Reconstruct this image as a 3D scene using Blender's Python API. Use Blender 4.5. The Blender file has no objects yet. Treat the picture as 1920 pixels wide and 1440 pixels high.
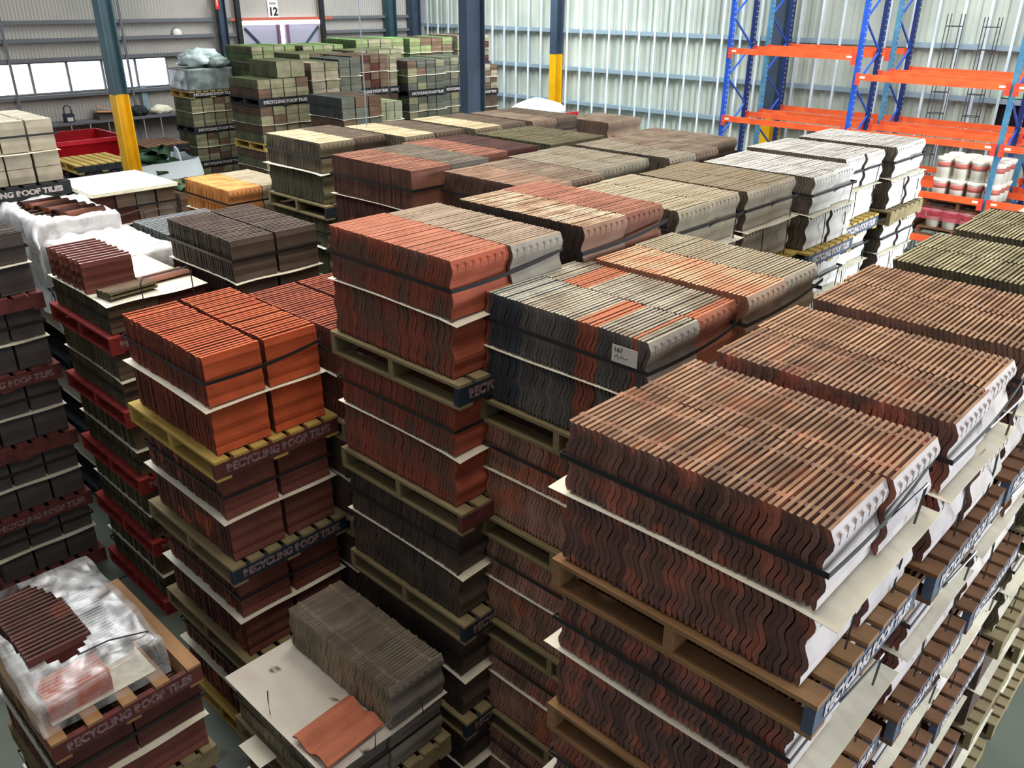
import bpy, bmesh, math, random
from mathutils import Vector, Matrix, noise
random.seed(7)
R = random.random
sc = bpy.context.scene
C = sc.collection
H = 5.3                                    # camera height over the floor
# ---------------------------------------------------------------- camera
PITCH, ROLL, HEAD = math.radians(24.95), math.radians(0.33), math.radians(43.4)
fw = Vector((math.cos(HEAD) * math.cos(PITCH), math.sin(HEAD) * math.cos(PITCH), -math.sin(PITCH)))
rt0 = Vector((math.sin(HEAD), -math.cos(HEAD), 0))
up0 = rt0.cross(fw)
rt = math.cos(ROLL) * rt0 + math.sin(ROLL) * up0
up = rt.cross(fw)
cd = bpy.data.cameras.new('camera')
cam = bpy.data.objects.new('camera', cd)
C.objects.link(cam)
cam.matrix_world = Matrix(((rt.x, up.x, -fw.x, 0), (rt.y, up.y, -fw.y, 0), (rt.z, up.z, -fw.z, H), (0, 0, 0, 1)))
cd.sensor_width = 36
cd.lens = 36 * 1569 / 1920
cd.clip_end = 200
sc.camera = cam
# ---------------------------------------------------------------- light and exposure
sc.view_settings.view_transform = 'Standard'
sc.view_settings.look = 'None'
sc.view_settings.exposure = 0.0
sc.view_settings.gamma = 1
sc.view_settings.use_curve_mapping = False
w = bpy.data.worlds.new('world')
sc.world = w
w.use_nodes = True
w.node_tree.nodes['Background'].inputs[0].default_value = (0.92, 0.95, 1.0, 1)
w.node_tree.nodes['Background'].inputs[1].default_value = 0.27

def area(name, loc, target, sx, sy, power, col=(1, 1, 1)):
    l = bpy.data.lights.new(name, 'AREA')
    l.shape = 'RECTANGLE'
    l.size, l.size_y, l.energy, l.color = sx, sy, power, col
    o = bpy.data.objects.new(name, l)
    C.objects.link(o)
    o.location = loc
    o.rotation_euler = (Vector(target) - Vector(loc)).to_track_quat('-Z', 'Y').to_euler()
    return o

area('skylight_over_stacks', (6.5, 5.5, 10.5), (5.5, 4.5, 0), 5, 3, 640, (1.0, 0.93, 0.82))
area('skylight_back', (13, 17, 10.5), (12, 16, 0), 6, 3, 700, (0.93, 1.0, 0.9))
area('skylight_front', (2.0, 1.4, 9.5), (2.8, 2.4, 0), 2.5, 2.5, 190, (1.0, 0.9, 0.78))
area('open_loading_door', (12.0, -5.0, 4.2), (7.6, 3.6, 3.6), 5.0, 4.5, 1900, (0.90, 0.95, 1.0))
area('side_doorway', (2.2, -6.0, 3.6), (3.4, 0.5, 3.0), 4.0, 3.5, 170, (0.88, 0.93, 1.0))
area('skylight_wall', (16.5, 15.5, 9.5), (20, 16.5, 2), 3, 7, 1100, (0.92, 0.97, 1.0))
area('fill_racks', (14.5, 5.0, 9.6), (19.5, 5.5, 3), 3, 6, 800, (0.95, 0.99, 0.97))  # added fill lamp, brightens the wall behind the racks
area('skylight_left', (3.2, 11.0, 9.6), (3.2, 9.4, 2), 3.0, 2.6, 640, (0.97, 0.98, 1.0))

# ---------------------------------------------------------------- materials
def lin(c):
    return tuple(((x / 255) / 12.92 if x <= 10 else (((x / 255) + 0.055) / 1.055) ** 2.4) for x in c)

def mat(name, col, rough=0.7, metal=0.0, var=None, scale=3.0, spots=None, emit=None, ev=0.0, rnd=0.0, bump=0.0, stretch=(1, 1, 1), world=False):
    """col: sRGB 0-255. var: second sRGB colour mixed in by noise. spots: (colour, lo, hi, scale)."""
    m = bpy.data.materials.new(name)
    m.use_nodes = True
    nt = m.node_tree
    b = nt.nodes['Principled BSDF']
    b.inputs['Roughness'].default_value = rough
    b.inputs['Metallic'].default_value = metal
    b.inputs['Specular IOR Level'].default_value = 0.3
    N, L = nt.nodes.new, nt.links.new
    rgb = N('ShaderNodeRGB')
    rgb.outputs[0].default_value = (*lin(col), 1)
    out = rgb.outputs[0]
    if var or spots or bump:
        if world:
            src = N('ShaderNodeNewGeometry').outputs['Position']
        else:
            src = N('ShaderNodeTexCoord').outputs['Object']
        mp = N('ShaderNodeMapping')
        mp.inputs['Scale'].default_value = stretch
        L(src, mp.inputs[0])
        src = mp.outputs[0]
    if var:
        n = N('ShaderNodeTexNoise')
        n.inputs['Scale'].default_value = scale
        n.inputs['Detail'].default_value = 4
        L(src, n.inputs['Vector'])
        r = N('ShaderNodeMapRange')
        r.inputs[1].default_value, r.inputs[2].default_value = 0.38, 0.62
        L(n.outputs[0], r.inputs[0])
        mx = N('ShaderNodeMix')
        mx.data_type = 'RGBA'
        L(r.outputs[0], mx.inputs[0])
        L(out, mx.inputs[6])
        mx.inputs[7].default_value = (*lin(var), 1)
        out = mx.outputs[2]
    if spots:
        n = N('ShaderNodeTexNoise')
        n.inputs['Scale'].default_value = spots[3]
        n.inputs['Detail'].default_value = 5
        L(src, n.inputs['Vector'])
        r = N('ShaderNodeMapRange')
        r.inputs[1].default_value, r.inputs[2].default_value = spots[1], spots[2]
        L(n.outputs[0], r.inputs[0])
        mx = N('ShaderNodeMix')
        mx.data_type = 'RGBA'
        L(r.outputs[0], mx.inputs[0])
        L(out, mx.inputs[6])
        mx.inputs[7].default_value = (*lin(spots[0]), 1)
        out = mx.outputs[2]
    if rnd:
        oi = N('ShaderNodeObjectInfo')
        r = N('ShaderNodeMapRange')
        r.inputs[3].default_value, r.inputs[4].default_value = 1 - rnd, 1 + rnd
        L(oi.outputs['Random'], r.inputs[0])
        hs = N('ShaderNodeHueSaturation')
        L(r.outputs[0], hs.inputs['Value'])
        L(out, hs.inputs['Color'])
        out = hs.outputs[0]
    L(out, b.inputs['Base Color'])
    if bump:
        n = N('ShaderNodeTexNoise')
        n.inputs['Scale'].default_value = 60
        L(src, n.inputs['Vector'])
        bp = N('ShaderNodeBump')
        bp.inputs['Strength'].default_value = bump
        bp.inputs['Distance'].default_value = 0.01
        L(n.outputs[0], bp.inputs['Height'])
        L(bp.outputs[0], b.inputs['Normal'])
    if emit:
        b.inputs['Emission Color'].default_value = (*lin(emit), 1)
        b.inputs['Emission Strength'].default_value = ev
    return m

# ---------------------------------------------------------------- mesh helpers
def box(bm, x0, y0, z0, x1, y1, z1, mi=0):
    v = [bm.verts.new(p) for p in ((x0, y0, z0), (x1, y0, z0), (x1, y1, z0), (x0, y1, z0), (x0, y0, z1), (x1, y0, z1), (x1, y1, z1), (x0, y1, z1))]
    for f in ((0, 3, 2, 1), (4, 5, 6, 7), (0, 1, 5, 4), (1, 2, 6, 5), (2, 3, 7, 6), (3, 0, 4, 7)):
        bm.faces.new([v[i] for i in f]).material_index = mi

def bar(bm, a, b, w_, t_, mi=0, ref=(0, 0, 1)):
    """box beam from a to b, w_ wide and t_ thick"""
    a, b = Vector(a), Vector(b)
    d = (b - a).normalized()
    s = d.cross(Vector(ref))
    if s.length < 1e-4:
        s = d.cross(Vector((1, 0, 0)))
    s.normalize()
    u = s.cross(d)
    vs = []
    for p in (a, b):
        for i, j in ((-1, -1), (1, -1), (1, 1), (-1, 1)):
            vs.append(bm.verts.new(p + s * (i * w_ / 2) + u * (j * t_ / 2)))
    for f in ((3, 2, 1, 0), (4, 5, 6, 7), (0, 1, 5, 4), (1, 2, 6, 5), (2, 3, 7, 6), (3, 0, 4, 7)):
        bm.faces.new([vs[i] for i in f]).material_index = mi

def tube(bm, pts, r, n=6, mi=0):
    pts = [Vector(p) for p in pts]
    rings = []
    for i, p in enumerate(pts):
        d = (pts[min(i + 1, len(pts) - 1)] - pts[max(i - 1, 0)]).normalized()
        s = d.cross(Vector((0, 0, 1)))
        if s.length < 1e-3:
            s = d.cross(Vector((0, 1, 0)))
        s.normalize()
        u = s.cross(d)
        rings.append([bm.verts.new(p + (s * math.cos(2 * math.pi * k / n) + u * math.sin(2 * math.pi * k / n)) * r) for k in range(n)])
    for a, b in zip(rings, rings[1:]):
        for k in range(n):
            bm.faces.new((a[k], a[(k + 1) % n], b[(k + 1) % n], b[k])).material_index = mi
    bm.faces.new(rings[0][::-1])
    bm.faces.new(rings[-1])

def lathe(bm, prof, n=20, c=(0, 0), mi=0):
    rings = [[bm.verts.new((c[0] + r * math.cos(2 * math.pi * k / n), c[1] + r * math.sin(2 * math.pi * k / n), z)) for k in range(n)] for r, z in prof]
    for a, b in zip(rings, rings[1:]):
        for k in range(n):
            bm.faces.new((a[k], a[(k + 1) % n], b[(k + 1) % n], b[k])).material_index = mi
    bm.faces.new(rings[0][::-1])
    bm.faces.new(rings[-1])

def mesh(name, bm, mats):
    bmesh.ops.recalc_face_normals(bm, faces=bm.faces)
    me = bpy.data.meshes.new(name)
    bm.to_mesh(me)
    bm.free()
    for m in (mats if isinstance(mats, (list, tuple)) else [mats]):
        me.materials.append(m)
    return me

def put(name, me, parent=None, loc=(0, 0, 0), rz=0.0):
    o = bpy.data.objects.new(name, me)
    C.objects.link(o)
    o.location = loc
    if rz:
        o.rotation_euler = (0, 0, rz)
    if parent:
        o.parent = parent
    return o

def thing(name, label, cat, loc=(0, 0, 0), rz=0.0, group=None, me=None):
    o = put(name, me, None, loc, rz)
    o['label'] = label
    o['category'] = cat
    if group:
        o['group'] = group
    return o

def struct(name, me, loc=(0, 0, 0)):
    o = put(name, me, None, loc)
    o['kind'] = 'structure'
    return o

def smooth(me):
    for p in me.polygons:
        p.use_smooth = True
    return me

# ---------------------------------------------------------------- tile styles: (edge, end, face) colours
def style(key, edge, end, face, evar=None, endvar=None, spots=None, rnd=0.10, fvar=None, rough=0.8, escale=5):
    return (
        mat('tile_edge_' + key, edge, rough, var=evar, scale=escale, rnd=rnd, world=True, stretch=(1, 1, 0.3)),
        mat('tile_end_' + key, end, rough, var=endvar, scale=4, spots=spots, rnd=rnd, world=True, bump=0.25),
        mat('tile_face_' + key, face, rough, var=fvar or tuple(int(x * 0.9) for x in face), scale=6, rnd=rnd * 0.5, world=True),
    )

ST = dict(
    brown=style('brown', (168, 134, 104), (126, 88, 78), (200, 192, 190), evar=(128, 98, 74), endvar=(98, 76, 70), spots=((158, 94, 76), 0.50, 0.60, 7), rnd=0.26),
    tan=style('tan', (184, 144, 110), (128, 96, 80), (205, 196, 190), evar=(146, 112, 84), endvar=(98, 76, 66), rnd=0.18),
    moss=style('moss', (190, 180, 142), (104, 96, 74), (190, 184, 168), evar=(150, 140, 106), endvar=(74, 68, 54), rnd=0.18),
    red=style('red', (190, 124, 98), (140, 74, 56), (176, 92, 68), evar=(176, 108, 84), endvar=(110, 68, 56), spots=((104, 76, 64), 0.50, 0.60, 4), rnd=0.08),
    redgrey=style('redgrey', (172, 152, 132), (110, 88, 78), (160, 154, 142), evar=(154, 136, 116), endvar=(92, 74, 66), rnd=0.07),
    mixed=style('mixed', (190, 182, 162), (96, 92, 88), (158, 152, 142), evar=(152, 138, 118), endvar=(74, 70, 70), rnd=0.18),
    terra=style('terra', (204, 122, 84), (150, 80, 58), (182, 116, 92), evar=(186, 120, 88), endvar=(120, 70, 56), rnd=0.12),
    slate=style('slate', (182, 182, 168), (66, 70, 76), (150, 146, 134), evar=(142, 140, 128), endvar=(56, 58, 64), rnd=0.16),
    sand=style('sand', (212, 180, 142), (146, 100, 78), (178, 150, 126), evar=(210, 146, 110), endvar=(126, 86, 68), rnd=0.12),
    cream=style('cream', (178, 168, 144), (110, 98, 82), (172, 162, 140), evar=(168, 152, 126), endvar=(84, 74, 64), rnd=0.12),
    creamworn=style('creamworn', (206, 186, 160), (66, 52, 46), (158, 124, 104), evar=(160, 128, 100), endvar=(50, 40, 36), rnd=0.14, escale=7),
    rust=style('rust', (172, 118, 96), (106, 74, 64), (142, 96, 80), evar=(150, 98, 80), endvar=(84, 60, 52), rnd=0.07),
    greyflat=style('greyflat', (146, 138, 122), (92, 84, 72), (150, 142, 124), evar=(128, 118, 100), endvar=(70, 64, 56), rnd=0.06),
    brownflat=style('brownflat', (158, 128, 106), (92, 70, 60), (150, 128, 110), evar=(132, 104, 86), endvar=(72, 56, 50), rnd=0.08),
    dirtcream=style('dirtcream', (202, 186, 152), (96, 88, 72), (130, 118, 98), evar=(176, 160, 126), endvar=(66, 60, 50), rnd=0.12),
    darkbrown=style('darkbrown', (104, 88, 74), (84, 72, 62), (98, 84, 72), evar=(84, 72, 60), endvar=(62, 54, 48), rnd=0.14),
    olive=style('olive', (120, 112, 84), (86, 84, 64), (120, 112, 88), evar=(100, 94, 70), endvar=(66, 66, 50), rnd=0.08),
    white=style('white', (214, 212, 208), (104, 96, 86), (216, 214, 208), evar=(184, 180, 174), endvar=(76, 70, 62), rnd=0.08),
    whitebrown=style('whitebrown', (146, 134, 112), (104, 90, 74), (186, 174, 154), evar=(140, 122, 98), endvar=(78, 68, 56), rnd=0.12),
    orange=style('orange', (206, 104, 62), (128, 62, 44), (206, 96, 56), evar=(188, 88, 52), endvar=(96, 52, 42), rnd=0.08),
    orangedark=style('orangedark', (176, 90, 66), (108, 64, 54), (124, 72, 60), evar=(150, 76, 56), endvar=(84, 54, 48), spots=((160, 84, 56), 0.6, 0.64, 6), rnd=0.16),
    maroon=style('maroon', (92, 60, 54), (84, 54, 46), (92, 52, 46), evar=(74, 50, 46), endvar=(62, 44, 40), spots=((130, 66, 44), 0.6, 0.64, 5), rnd=0.14),
    black=style('black', (92, 84, 80), (52, 46, 44), (84, 78, 76), evar=(70, 62, 58), endvar=(40, 36, 34), rnd=0.12, rough=0.55),
    silver=style('silver', (150, 156, 158), (60, 60, 60), (120, 122, 124), rnd=0.10, rough=0.45),
    chocolate=style('chocolate', (110, 92, 82), (64, 52, 46), (104, 88, 78), evar=(88, 72, 64), endvar=(48, 40, 36), rnd=0.12, rough=0.6),
    stone=style('stone', (120, 112, 82), (90, 84, 62), (110, 92, 74), evar=(100, 92, 68), endvar=(70, 62, 46), rnd=0.10),
    faded=style('faded', (160, 120, 100), (166, 122, 104), (170, 130, 110), evar=(140, 104, 86), endvar=(126, 98, 84), spots=((168, 102, 78), 0.55, 0.62, 3), rnd=0.24),
    paleterra=style('paleterra', (190, 110, 80), (170, 96, 70), (196, 118, 88), evar=(170, 96, 70), endvar=(140, 80, 60), rnd=0.02),
    ivory=style('ivory', (206, 200, 182), (176, 168, 148), (190, 182, 162), evar=(190, 182, 162), rnd=0.04),
    umber=style('umber', (136, 122, 106), (96, 78, 66), (128, 108, 92), evar=(112, 94, 80), endvar=(80, 64, 56), rnd=0.08),
    green=style('green', (106, 112, 76), (88, 92, 68), (156, 152, 122), evar=(92, 98, 66), endvar=(70, 74, 54), rnd=0.06),
    maroonsheen=style('maroonsheen', (196, 168, 170), (112, 68, 60), (116, 66, 58), evar=(160, 120, 116), endvar=(76, 50, 46), rnd=0.12, rough=0.4),  # maroon tiles; bright reflection on the edges painted into the edge colour
    limegreen=style('limegreen', (140, 190, 110), (84, 104, 66), (140, 150, 104), evar=(126, 170, 98), endvar=(70, 88, 56), rnd=0.05),
    charcoal=style('charcoal', (88, 96, 88), (54, 58, 58), (112, 114, 102), evar=(76, 84, 78), endvar=(44, 48, 48), rnd=0.06),
    redbrown=style('redbrown', (104, 88, 68), (84, 66, 54), (122, 98, 80), evar=(88, 72, 56), endvar=(64, 52, 44), rnd=0.08),
    greenpale=style('greenpale', (158, 166, 130), (120, 126, 98), (150, 154, 126), evar=(138, 146, 112), endvar=(92, 98, 76), rnd=0.06),
    honey=style('honey', (228, 172, 104), (214, 150, 84), (220, 150, 92), evar=(206, 132, 70), endvar=(190, 120, 62), rnd=0.08),
    greystone=style('greystone', (124, 114, 102), (150, 134, 108), (124, 116, 106), evar=(92, 84, 76), endvar=(112, 106, 88), rnd=0.14),
)
M = dict(
    pine=mat('pallet_pine', (164, 126, 88), 0.8, var=(134, 98, 64), scale=8, stretch=(1, 0.15, 1)),
    greywood=mat('pallet_grey_wood', (144, 130, 96), 0.85, var=(118, 106, 76), scale=8, stretch=(1, 0.15, 1)),
    darkwood=mat('pallet_dark_paint', (50, 54, 58), 0.75, var=(36, 38, 40), scale=9),
    navy=mat('pallet_navy_paint', (46, 56, 66), 0.6, var=(36, 44, 52), scale=9),
    redwood=mat('pallet_red_paint', (150, 52, 46), 0.75, var=(122, 40, 38), scale=9),
    maroonwood=mat('pallet_maroon_paint', (110, 58, 54), 0.75, var=(88, 46, 44), scale=9),
    brownwood=mat('pallet_brown_wood', (124, 88, 60), 0.85, var=(96, 64, 44), scale=8, stretch=(1, 0.2, 1)),
    yellowwood=mat('pallet_yellow_wood', (196, 168, 92), 0.8, var=(170, 140, 72), scale=8, stretch=(1, 0.2, 1)),
    blueboard=mat('pallet_blue_paint', (92, 104, 126), 0.35, var=(66, 76, 96), scale=7),
    letter=mat('stencil_paint_white', (214, 208, 206), 0.7, var=(170, 160, 160), scale=30),
    letterdim=mat('stencil_paint_faded', (150, 128, 128), 0.8, var=(110, 84, 84), scale=30),
    card=mat('card_white', (236, 232, 212), 0.75, var=(226, 220, 198), scale=4),
    carddirty=mat('card_scuffed', (214, 208, 196), 0.8, spots=((70, 58, 48), 0.63, 0.70, 7), var=(196, 188, 174), scale=3, stretch=(1, 0.5, 1)),
    strap=mat('strap_black', (44, 44, 46), 0.4),
    wire=mat('strap_steel', (86, 86, 88), 0.35, metal=0.6),
    strapblue=mat('strap_glossy', (110, 122, 150), 0.2, metal=0.4),
)
# ---------------------------------------------------------------- the tile shapes
def tile_mesh(kind, L_, h, stl, seg=14):
    """one tile on edge: length along x, height along z, profile in y. slots: 0 edge, 1 end, 2 face"""
    bm = bmesh.new()
    if kind == 'pantile':
        th = 0.014
        pr = lambda t: 0.024 * math.sin(2 * math.pi * 1.6 * t + 2.2) * min(1, 5 * t + 0.3, 5 * (1 - t) + 0.3)
        thick = lambda t: th
    elif kind == 'roman':
        th, amp, waves = 0.0216, 0.012, 2.0
        pr = lambda t: amp * math.sin(2 * math.pi * waves * t + 0.6) * min(1, 6 * t, 6 * (1 - t) + 0.25)
        thick = lambda t: 0.0132 if t > 0.94 else (0.0115 if t < 0.07 else (0.0180 if t > 0.88 else th))
    elif kind == 'french':
        th = 0.019
        pr = lambda t: 0.009 * (1 if t > 0.9 else 0) - 0.007 * (1 if t < 0.1 else 0) + 0.005 * math.sin(2 * math.pi * 3 * t)
        thick = lambda t: 0.0265 if (0.68 < t < 0.84 or t < 0.08) else th
    else:
        th = 0.019
        pr = lambda t: 0.004 * math.sin(2 * math.pi * 1.5 * t)
        thick = lambda t: 0.024 if (0.08 < t < 0.92) else 0.017
    n = seg
    A_, B_ = [], []
    for i in range(n + 1):
        t = i / n
        z = h * t
        y = pr(t)
        k = thick(t) / 2
        A_.append((y - k, z))
        B_.append((y + k, z))
    if kind == 'roman':                   # rolled lip on both long edges
        A_[-1] = (A_[-1][0] + 0.002, h - 0.003)
        A_[0] = (A_[0][0] + 0.002, 0.003)
    xs = [-L_ / 2, L_ / 2]
    if kind == 'french':
        xs = [-L_ / 2, -L_ / 2 + 0.03, L_ / 2 - 0.03, L_ / 2]
    rings = []
    for xi, x in enumerate(xs):
        e = 0.0
        if kind == 'french' and xi in (0, len(xs) - 1):
            e = 0.004
        rings.append([bm.verts.new((x, y - e, z)) for y, z in A_] + [bm.verts.new((x, y + e, z)) for y, z in reversed(B_)])
    m = len(rings[0])
    for a, b in zip(rings, rings[1:]):
        for k in range(m):
            f = bm.faces.new((a[k], a[(k + 1) % m], b[(k + 1) % m], b[k]))
            f.material_index = 0 if k in (n, m - 1) else 2
    # end caps as strips so that the waves stay clean
    for r, flip in ((rings[0], False), (rings[-1], True)):
        for k in range(n):
            q = [r[k], r[k + 1], r[m - 2 - k], r[m - 1 - k]]
            f = bm.faces.new(q[::-1] if flip else q)
            f.material_index = 1
    if kind == 'roman':                   # weather bars under the head of the tile
        for k in range(7):
            x = -L_ / 2 + L_ * (k + 0.7) / 7.6
            y = pr(0.86) - th / 2
            box(bm, x, y - 0.0018, h * 0.79, x + L_ * 0.05, y + 0.002, h * 0.93, 2)
        for x in (-L_ * 0.3, L_ * 0.3):   # nibs
            y = pr(0.97) + th / 2
            box(bm, x - 0.012, y - 0.002, h * 0.93, x + 0.012, y + 0.007, h * 0.99, 1)
    return mesh('tile_' + kind, bm, list(stl))

_tm = {}
def get_tile(kind, L_, h, sk, outer=True):
    k = (kind, round(L_, 3), round(h, 3), sk, outer)
    if k not in _tm:
        s_ = ST[sk] if outer else (ST[sk][0], ST[sk][1], ST[sk][1])  # inner tiles: end colour on the faces paints the groove shade
        _tm[k] = tile_mesh(kind, round(L_, 3) - 0.005, round(h, 3) - 0.007, s_)
    return _tm[k]

_rm = {}
def get_row(kind, L_, h, sk, n, pitch):
    """a whole row of tiles too far away or too dark to show single ones"""
    k = (kind, round(L_, 3), round(h, 3), sk, n, round(pitch, 4))
    if k not in _rm:
        base = tile_mesh(kind, L_ - 0.010, h - 0.007, ST[sk], 12 if kind == 'roman' else 6)
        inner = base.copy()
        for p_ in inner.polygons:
            p_.material_index = 1 if p_.material_index == 2 else p_.material_index  # faces inside the row recoloured to paint shade between tiles
        bm = bmesh.new()
        rr = random.Random(sum(map(ord, sk)) + n)
        for i in range(n):
            t = bmesh.new()
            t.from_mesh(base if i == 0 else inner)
            j = (rr.random() - 0.5) * 0.012
            bmesh.ops.translate(t, verts=t.verts, vec=(j, (i + 0.5) * pitch, (rr.random() - 0.5) * 0.004 + 0.002))
            tmp = bpy.data.meshes.new('t')
            t.to_mesh(tmp)
            t.free()
            bm.from_mesh(tmp)
            bpy.data.meshes.remove(tmp)
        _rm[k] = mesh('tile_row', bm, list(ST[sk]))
    return _rm[k]

PITCH_OF = dict(roman=0.0248, french=0.040, flat=0.030)

def strap_mesh(B, A, h, ox=0.004, m='strap', w_=0.020, sag=0.0):
    bm = bmesh.new()
    e, t = ox, 0.0025
    z0, z1 = h - w_ / 2, h + w_ / 2
    box(bm, -e - t, -e - t, z0, -e, A + e + t, z1)
    box(bm, B + e, -e - t, z0, B + e + t, A + e + t, z1)
    box(bm, -e, A + e, z0, B + e, A + e + t, z1)
    if sag:
        n = 8
        for i in range(n):
            xa, xb = -e + (B + 2 * e) * i / n, -e + (B + 2 * e) * (i + 1) / n
            f = lambda x: -sag * math.sin(math.pi * min(1, max(0, x / B)))
            g = lambda x: h + 0.05 * max(0, x / B) ** 2 * (1 if sag > 0.01 else 0)
            bar(bm, (xa, -e + f(xa), g(xa)), (xb, -e + f(xb), g(xb)), t, w_)
    else:
        box(bm, -e, -e - t, z0, B + e, -e, z1)
    return mesh('strap', bm, M[m])

ORD = ['topmost', 'second', 'third', 'fourth', 'fifth', 'sixth', 'seventh', 'eighth', 'ninth', 'tenth', 'eleventh', 'twelfth']

def bundle(x, y, z, B, A, h, kind, styles, label, nx=2, nz=1, detail=True, strap=True, ends=False, sag=0.0, group='strapped roof tile bundles', jit=1.0, name='tile_bundle', gap=0.0, vstrap=0):
    """a strapped layer of tiles; styles: one style key per column, or a function (column, fraction) -> key"""
    root = thing(name, label, 'roof tiles', (x, y, z), 0, group)
    L_ = (B - gap * (nx - 1)) / nx
    hh = h / nz
    p = PITCH_OF[kind]
    n = int(A / p)
    p = A / n
    for c in range(nx):
        xc = c * (L_ + gap) + L_ / 2
        wob = (R() - 0.5) * 0.02
        yo, zo = (c * 0.022 * (1 if R() > 0.3 else -1) * (kind == 'roman'), 0.0)
        for q in range(nz):
            if detail:
                for i in range(n):
                    sk = styles(c, i / n) if callable(styles) else styles[c % len(styles)]
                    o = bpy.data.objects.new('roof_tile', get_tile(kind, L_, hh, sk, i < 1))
                    C.objects.link(o)
                    o.parent = root
                    jx = (R() - 0.5) * 0.008 * jit
                    o.location = (xc + jx, yo + (i + 0.5) * p + (R() - 0.5) * 0.0016 * jit, q * hh + 0.002 + R() * 0.004 * jit)
                    o.rotation_euler = ((R() - 0.5) * 0.010 * jit, 0, (R() - 0.5) * 0.004 * jit)
            else:
                sk = styles(c, 0.5) if callable(styles) else styles[(c + q) % len(styles) if nz > 1 else c % len(styles)]
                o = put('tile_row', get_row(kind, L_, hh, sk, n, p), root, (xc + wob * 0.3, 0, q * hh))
                o['kind'] = 'stuff'
    if strap:
        s = put('strap', strap_mesh(B, A, h * 0.52, 0.016, 'strap', 0.022, sag), root)
        s['label'] = 'black plastic strap'
    for k in range(vstrap):
        if strap:
            xx = B * 0.66
            pts = [(xx - 0.17, -0.019, h * 0.45), (xx - 0.15, -0.026, h * 0.50), (xx + 0.10, -0.05, h * 0.60), (xx + 0.14, -0.05, h * 0.60), (xx + 0.15, -0.045, h * 0.52), (xx + 0.15, -0.036, 0.008)]
            runs = [pts]
        else:
            runs = [[(B * q_, -0.022, h - 0.004), (B * q_, -0.030, h * 0.5), (B * q_, -0.024, 0.004)] for q_ in (0.34, 0.84)]
        for pts in runs:
            bm = bmesh.new()
            tube(bm, pts, 0.005, 5)
            s = put('strap', mesh('strap', bm, M['wire']), root)
            s['label'] = 'thin steel strap'
    return root

_sheets = {}
def sheet(x, y, z, B, A, label, m='card', over=(0.03, 0.03, 0.03, 0.03), name='slip_sheet'):
    bm = bmesh.new()
    x0, x1, y0, y1 = -over[0], B + over[1], -over[2], A + over[3]
    nx_, ny_ = 10, 8
    g = [[None] * (ny_ + 1) for _ in range(nx_ + 1)]
    s = R() * 10
    for i in range(nx_ + 1):
        for j in range(ny_ + 1):
            px, py = x0 + (x1 - x0) * i / nx_, y0 + (y1 - y0) * j / ny_
            dz = 0
            if py < -0.005:
                dz = -0.012 * (0.6 + 0.5 * math.sin(px * 9 + s)) * min(1, -py / 0.05)
            if px < -0.005:
                dz -= 0.004 * math.sin(py * 5 + s)
            g[i][j] = (bm.verts.new((px, py, 0.0045 + dz)), bm.verts.new((px, py, 0.0025 + dz)))
    for i in range(nx_):
        for j in range(ny_):
            q = (g[i][j], g[i + 1][j], g[i + 1][j + 1], g[i][j + 1])
            bm.faces.new([v[0] for v in q])
            bm.faces.new([v[1] for v in reversed(q)])
    rim_ = [g[i][0] for i in range(nx_ + 1)] + [g[nx_][j] for j in range(1, ny_ + 1)] + [g[i][ny_] for i in range(nx_ - 1, -1, -1)] + [g[0][j] for j in range(ny_ - 1, 0, -1)]
    for a, b in zip(rim_, rim_[1:] + rim_[:1]):
        bm.faces.new((a[0], a[1], b[1], b[0]))
    return thing(name, label, 'card sheet', (x, y, z), 0, 'white card sheets between tile layers', mesh('slip_sheet', bm, M[m]))

# ---------------------------------------------------------------- lettering
def text_mesh(s, size, m, depth=0.001, bold=0.0):
    cu = bpy.data.curves.new('t', 'FONT')
    cu.body = s
    cu.size = size
    cu.extrude = depth
    cu.offset = bold
    cu.align_x = 'CENTER'
    cu.align_y = 'CENTER'
    o = bpy.data.objects.new('t', cu)
    C.objects.link(o)
    bpy.context.view_layer.update()
    me = bpy.data.meshes.new_from_object(o.evaluated_get(bpy.context.evaluated_depsgraph_get()))
    bpy.data.objects.remove(o)
    me.materials.append(m)
    return me

LET = {}
def letters(B, m):
    k = (round(B, 2), m)
    if k not in LET:
        me = text_mesh('RECYCLING ROOF TILES', 0.1, M[m], 0.0008, 0.0055)
        wmax = max(v.co.x for v in me.vertices) - min(v.co.x for v in me.vertices)
        hmax = max(v.co.y for v in me.vertices) - min(v.co.y for v in me.vertices)
        for v in me.vertices:
            v.co.x *= B * 0.84 / wmax
            v.co.y *= 0.062 / hmax
        LET[k] = me
    return LET[k]

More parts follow.
